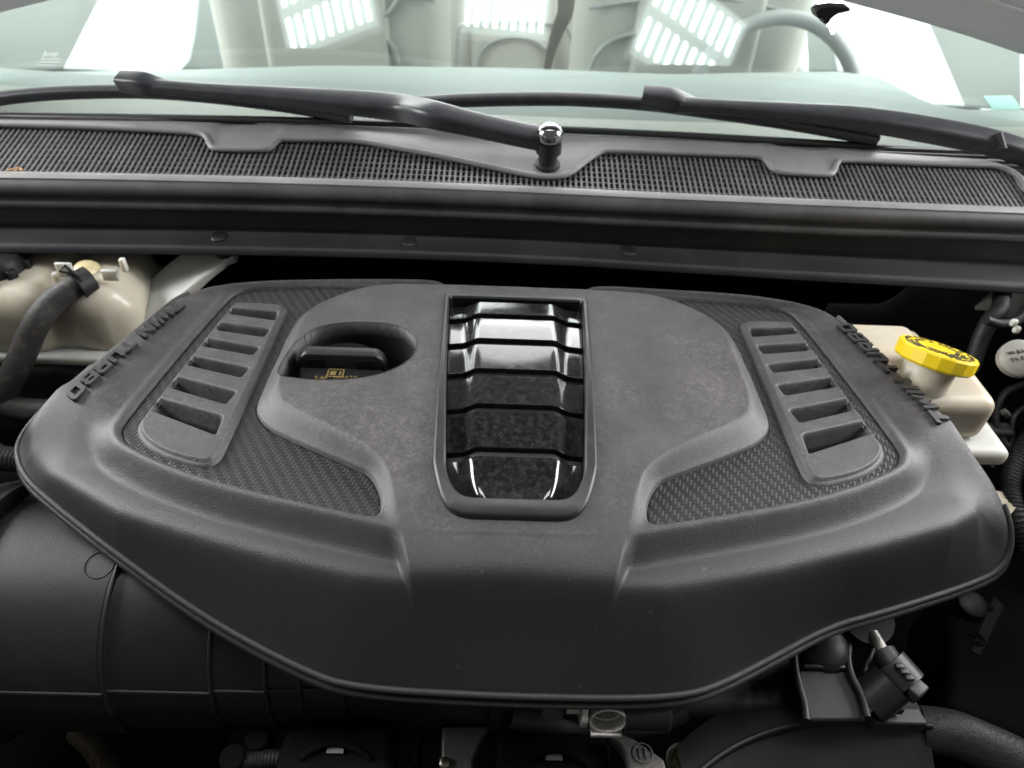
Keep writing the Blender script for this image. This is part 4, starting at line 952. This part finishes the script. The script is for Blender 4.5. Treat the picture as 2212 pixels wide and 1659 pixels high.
lathe('stub', [(0, -.03), (.0085, -.03), (.0085, .008), (.007, .010), (0, .010)], 'alu_dull', sv_, Pz(1192, 1518, -.13), (0, -1, .1), k=20)
pp = thing('metal_pipe', 'brownish bent metal pipe below the big duct', 'pipe', Pz(210, 1640, -.30))
tube('pipe', [Pz(170, 1580, -.30), Pz(205, 1612, -.295), Pz(232, 1660, -.29), Pz(240, 1730, -.29)], lambda f: .011, 'silver_brown', pp, 16)
lo = thing('wiring_loom', 'corrugated black wiring loom across the lower engine', 'wiring', Pz(640, 1645, -.21))
lp = [Pz(u, v, -.19) for u, v in ((500, 1650), (560, 1640), (640, 1640), (720, 1652), (820, 1668))]
lc = catmull(lp, 20); sweep('loom', lc, lambda i, f: circ(.0062 + .0008*(i % 2), 10), 'loom', lo)
for u, v in ((508, 1640), (560, 1598)): lathe('plug', [(0, -.008), (.010, -.008), (.010, .006), (.008, .009), (0, .009)], 'void', lo, Pz(u, v, -.19), (0, -.3, 1), k=18)

# ================================================================== LOWER RIGHT
fs = thing('fan_shroud', 'black curved fan shroud rim below the cover corner', 'fan shroud', Pz(1800, 1620, -.2))
arc = [Pz(u, v, -.16) for u, v in ((1480, 1700), (1530, 1652), (1600, 1608), (1690, 1575), (1790, 1560), (1900, 1560), (2010, 1572))]
arc = catmull(arc, 8)
sweep('rim', arc, lambda i, f: rrect(.004, .010, .0018), 'dark_plastic', fs)
V = []
for p in arc: V += [(p[0], p[1], p[2]-.003), (p[0]*1.0, p[1]-.07, p[2]-.045)]
mesh('shroud_wall', V, [(2*i, 2*i+2, 2*i+3, 2*i+1) for i in range(len(arc)-1)], 'dark_plastic', fs)
V = []
for p in arc: V += [(p[0], p[1], p[2]+.002), (p[0]+.0, p[1]+.03, p[2]-.006)]
mesh('shroud_shelf', V, [(2*i, 2*i+1, 2*i+3, 2*i+2) for i in range(len(arc)-1)], 'dark_plastic', fs)
bk = thing('cover_mount_bracket', 'black plastic bracket with a round rubber ball mount under the cover', 'bracket', Pz(1775, 1555, -.16))
zb_ = -.135
pl = [(1722, 1400), (1735, 1375), (1770, 1365), (1810, 1372), (1828, 1392), (1830, 1425), (1838, 1460), (1858, 1500), (1872, 1545), (1868, 1556), (1738, 1556), (1738, 1520), (1728, 1480), (1722, 1440)]
slab('plate', [Pz(u, v, zb_) for u, v in pl], .012, 'dark_plastic', bk, bevel=.002)
tube('edge_rib', [Pz(u, v, zb_+.004) for u, v in ((1742, 1556), (1738, 1520), (1727, 1480), (1718, 1440), (1718, 1402), (1735, 1372), (1772, 1362), (1812, 1370), (1832, 1392), (1832, 1425), (1840, 1460), (1860, 1500), (1874, 1550))], .0028, 'dark_plastic', bk, 8)
lathe('ball_mount', [(.021, -.002), (.020, .004), (.017, .009), (.010, .0125), (0, .0135)], 'dark_plastic', bk, Pz(1777, 1404, zb_), (0, -.3, 1), k=28, sharp=80)
box('cross_rib', tuple(Pz(1779, 1442, zb_+.002)), (.034, .004, .006), 'dark_plastic', bk, bevel=.0015)
fp = thing('fuel_line_connector', 'black quick connector with a silver pipe under the cover lip', 'connector', Pz(1900, 1480, -.14))
zq = -.125
tube('silver_pipe', [Pz(1885, 1368, zq-.0), Pz(1915, 1420, zq)], .0045, 'alu', fp, 14, sm=False)
tube('collar', [Pz(1908, 1408, zq), Pz(1930, 1440, zq)], .009, 'connector', fp, 8, sm=False)
tube('connector_head', [Pz(1918, 1432, zq), Pz(1962, 1482, zq-.004)], .0145, 'connector', fp, 10, sm=False)
tube('connector_barrel', [Pz(1925, 1475, zq-.006), Pz(1872, 1520, zq-.02)], .0165, 'dark_plastic', fp, 20, sm=False)
for u, v in ((1942, 1440), (1953, 1452), (1964, 1465)): box('latch_tooth', tuple(Pz(u, v, zq+.014)), (.006, .004, .004), 'connector', fp, bevel=.0008)
box('latch', tuple(Pz(1975, 1490, zq)), (.014, .012, .012), 'connector', fp, rot=Matrix.Rotation(.6, 3, 'Z'), bevel=.0015)
lathe('upper_plug', [(0, -.02), (.018, -.02), (.018, .0), (.021, .001), (.021, .006), (0, .006)], 'black', fp, Pz(1868, 1338, -.125), (0, -.3, 1), k=20)
tube('stay', [Pz(1835, 1400, zq-.01), Pz(1860, 1375, zq-.01), Pz(1888, 1382, zq-.01), Pz(1870, 1450, zq-.015), Pz(1880, 1500, zq-.02)], .003, 'dark_plastic', fp, 8)
cl = thing('harness_clip', 'black stepped harness clip on the shroud corner', 'clip', Pz(1940, 1540, -.16))
slab('base', [Pz(u, v, -.148) for u, v in ((1880, 1548), (1890, 1526), (1985, 1528), (2006, 1564), (1895, 1562))], .012, 'connector', cl, bevel=.0015)
slab('tongue', [Pz(u, v, -.138) for u, v in ((1910, 1512), (1925, 1508), (1945, 1515), (1958, 1534), (1930, 1532))], .008, 'connector', cl, bevel=.001)
lh = thing('taped_harness', 'thick taped black harness running off the shroud', 'wiring', Pz(2100, 1600, -.2))
tube('harness', [Pz(1990, 1575, -.175), Pz(2060, 1585, -.17), Pz(2130, 1612, -.17), Pz(2200, 1645, -.17), Pz(2300, 1700, -.17)], .0175, 'loom', lh, 14)
bt = thing('fuse_box', 'dark fuse box with a dim slanted sticker', 'fuse box', Pz(2150, 1400, -.3))
Rz = Matrix.Rotation(-.45, 3, 'Z')
p = Pz(2165, 1420, -.2); box('case', (p[0]+.02, p[1], -.26), (.12, .16, .12), 'void', bt, rot=Rz, bevel=.008)
stq = [Pz(u, v, -.1985) for u, v in ((2098, 1405), (2117, 1416), (2169, 1309), (2148, 1287))]
slab('sticker', stq, .0008, 'label_dim', bt, bevel=0)
pe = Pz(2110, 1380, -.197)
rl = [pe + np.array([.0062*math.cos(a), .0062*math.sin(a), 0]) for a in np.linspace(R(-150), R(150), 20)]
for rad_ in (.0065, .0035):
    tube('emblem_arch', [pe + np.array([rad_*math.cos(a), rad_*math.sin(a), 0]) for a in np.linspace(R(-130), R(130), 16)], .0008, 'void', bt, 6, sm=False)
ad = (stq[2]-stq[1])/np.linalg.norm(stq[2]-stq[1])
tri = [Pz(u, v, -.1975) for u, v in ((2133, 1318), (2146, 1322), (2146, 1306))]
slab('warning_triangle', tri, .0005, 'void', bt, bevel=0)
lathe('knob', [(0, -.01), (.013, -.01), (.013, .002), (.010, .004), (0, .004)], 'black', bt, Pz(2100, 1305, -.19), (0, -.2, 1), k=24)
tb_ = thing('paper_tag', 'brown paper tag hanging beside the cover corner', 'tag', Pz(2175, 1100, -.1))
slab('tag', [Pz(u, v, -.10) for u, v in ((2150, 1060), (2190, 1065), (2196, 1095), (2172, 1125), (2150, 1150))], .001, 'paper', tb_, bevel=0)
rb = thing('ribbed_conduit', 'black ribbed conduit with a shiny top behind the cover corner', 'conduit', Pz(20, 990, -.07))
cp = catmull([Pz(-60, 985, -.06), Pz(0, 990, -.06), Pz(60, 995, -.06), Pz(110, 1000, -.06)], 14)
sweep('conduit', cp, lambda i, f: circ(.0095 + .0012*(i % 2), 12), 'loom', rb)
wv_ = thing('hidden_tower', 'grey beige suspension tower glimpsed behind the tank', 'suspension tower', Py(330, 560, .76))
blob('dome', [(tuple(Py(330, 585, .755)), (.10, .04, .06), .02)], 'tank_white', wv_, vox=.004)
for u, v in ((55, 538), (158, 545)):
    st = thing('stud_bolt', 'small dull stud under the cowl edge, '+('above the black tank cap' if u < 100 else 'above the hose clamp'), 'stud', Py(u, v, .70), 'studs above the tank'); lathe('shank', [(0, -.006), (.007, -.006), (.007, .002), (.004, .003), (.004, .010), (0, .010)], 'zinc', st, Py(u, v, .70), (0, -1, -.3), k=12)

bar('clamp_band', [(Pz(-20, 1210, -.085), .003, .006), (Pz(60, 1146, -.08), .003, .006), (Pz(146, 1080, -.075), .003, .006)], 'alu_dull', be)
# clutter beside the brake reservoir
bl_ = thing('brake_line', 'thin dark brake pipe running down beside the cream reservoir', 'pipe', Py(2120, 900, .6))
tube('line', [Py(2215, 830, .60), Py(2170, 850, .58), Py(2150, 900, .56), Py(2165, 950, .54), Py(2200, 990, .52), Py(2230, 1040, .5)], .004, 'loom', bl_, 10)
tube('line', [Py(2230, 870, .60), Py(2190, 900, .58), Py(2180, 960, .56), Py(2140, 1010, .54)], .003, 'connector', bl_, 10)
cn = thing('wiring_connector', 'grey wiring plug with pale lock tabs below the reservoir flange', 'connector', Py(2110, 940, .55))
blob('plug_body', [(tuple(Py(2150, 935, .55)), (.030, .02, .018), .004)], 'connector', cn, vox=.0015)
for u, v, sx in ((2118, 962, .012), (2140, 928, .015), (2172, 893, .010)):
    p = Py(u, v, .545); box('lock_tab', tuple(p), (sx, .006, .006), 'label_white', cn, rot=Matrix.Rotation(.6, 3, 'Y'), bevel=.0012)
wl = thing('wire_conduit', 'black split conduit looping behind the right cover corner', 'conduit', Py(2190, 1010, .45))
cpp = catmull([Py(2240, 930, .5), Py(2200, 985, .48), Py(2180, 1050, .45), Py(2195, 1120, .42), Py(2225, 1200, .4)], 18)
sweep('conduit', cpp, lambda i, f: circ(.0085 + .0011*(i % 2), 12), 'loom', wl)

# dark tubes along the seat seams, painting their shaded gaps
def seam_shade_on(px, y, nm, i):
    o = [q for q in bpy.data.objects if q.name.startswith(nm) and q.type == 'EMPTY' and abs(q.location.x - i) < .05][0]
    tube('seam_shade', [Py(u, v, y) for u, v in px], .006, 'seat_dark', o, 8)
seam_shade_on([(588, 160), (602, 110), (640, 82), (720, 72), (800, 76), (846, 98), (866, 150)], 1.712, 'front_seat', -.42)
seam_shade_on([(640, -30), (700, 30), (760, 44), (830, 34), (880, -30)], 1.712, 'front_seat', -.42)
seam_shade_on([(1270, 165), (1290, 118), (1330, 84), (1410, 66), (1490, 78), (1540, 112), (1560, 165)], 1.712, 'front_seat', .40)
seam_shade_on([(1030, 160), (1038, 116), (1064, 90), (1108, 80), (1152, 86), (1182, 112), (1192, 160)], 2.345, 'rear_seat', 0)
seam_shade_on([(985, 160), (990, 70), (1010, 52), (1108, 46), (1205, 54), (1232, 74), (1240, 165)], 2.345, 'rear_seat', 0)
gb = thing('marked_bolt', 'hex bolt with a green paint mark low on the engine', 'bolt', Pz(1472, 1642, -.19))
mat('green_paint', (.16, .20, .05), .5)
lathe('flange', [(0, 0), (.0125, 0), (.0125, .002), (0, .002)], 'zinc', gb, Pz(1472, 1643, -.19), (0, -.3, 1), k=24)
lathe('hex_head', [(0, .002), (.0085, .002), (.0085, .009), (.0075, .010), (0, .010)], 'green_paint', gb, Pz(1472, 1643, -.19), (0, -.3, 1), k=6)
hk = thing('rubber_hose', 'plain black hose crossing low behind the coolant outlet', 'hose', Pz(1200, 1560, -.2))
tube('hose_body', [Pz(1100, 1545, -.17), Pz(1180, 1560, -.18), Pz(1260, 1575, -.19), Pz(1400, 1560, -.18), Pz(1480, 1530, -.17)], .010, 'rubber', hk, 14)

# moulded roundel on the duct
d_ = ray(215, 1219); oy, oz = CAM[1]-AXY, CAM[2]-AXZ; qa = d_[1]**2+d_[2]**2; qb = 2*(oy*d_[1]+oz*d_[2]); qc = oy*oy+oz*oz-.0923**2; tt = (-qb-math.sqrt(qb*qb-4*qa*qc))/(2*qa); pd = CAM + d_*tt
nd = Vector((0, pd[1]-AXY, pd[2]-AXZ)).normalized(); td = Vector((1, 0, 0)).cross(nd)
tube('mould_mark', [Vector(pd.tolist()) + Vector((1, 0, 0))*(.0105*math.cos(a)) + td*(.0105*math.sin(a)) - nd*(.0006*math.sin(a)**2) for a in np.linspace(0, 2*math.pi, 36, endpoint=False)], .0004, 'dark_plastic', du, 6, sm=False, closed=True)
# dry plant crumbs caught in the grille
mat('dry_leaf', (.42, .24, .12), .8, mott=(200, (.25, .15, .08), .4, .7))
for i, (u, v) in enumerate(((28, 366), (38, 364), (46, 367), (20, 368), (34, 369))):
    p = Ps(u, v, CA+.003, CB); o = box('dry_crumb', tuple(p), (.004+.001*(i % 3), .003, .0022), 'dry_leaf', None, rot=Matrix.Rotation(i*1.1, 3, 'Z'), bevel=.0006)
    tag(o, 'tiny brown dry leaf crumb caught on the grille front edge', 'leaf crumb', 'leaf crumbs on the grille')
# faint maker mark etched in the corner of the glass
mat('etch', (.45, .50, .48), .8)
ge0, ge1, ge2 = Pg(92, 121, .0012), Pg(124, 120, .0012), Pg(92, 108, .0012)
em = place_mesh('etched_mark', text_mesh('Jeep', .011, .0002), 'etch', None, ge0, ge1-ge0, ge2-ge0); tag(em, 'faint maker mark etched low on the passenger side of the glass', 'etched mark')
for i, (u0, u1, v) in enumerate(((88, 128, 128), (85, 130, 134), (80, 122, 141))):
    a_, b_ = Pg(u0, v, .0012), Pg(u1, v, .0012); sweep('etched_line', [a_, b_], lambda i, f: [(-.0006, -.0001), (.0006, -.0001), (.0006, .0001), (-.0006, .0001)], 'etch', em, upv=(0, -.48, .87))
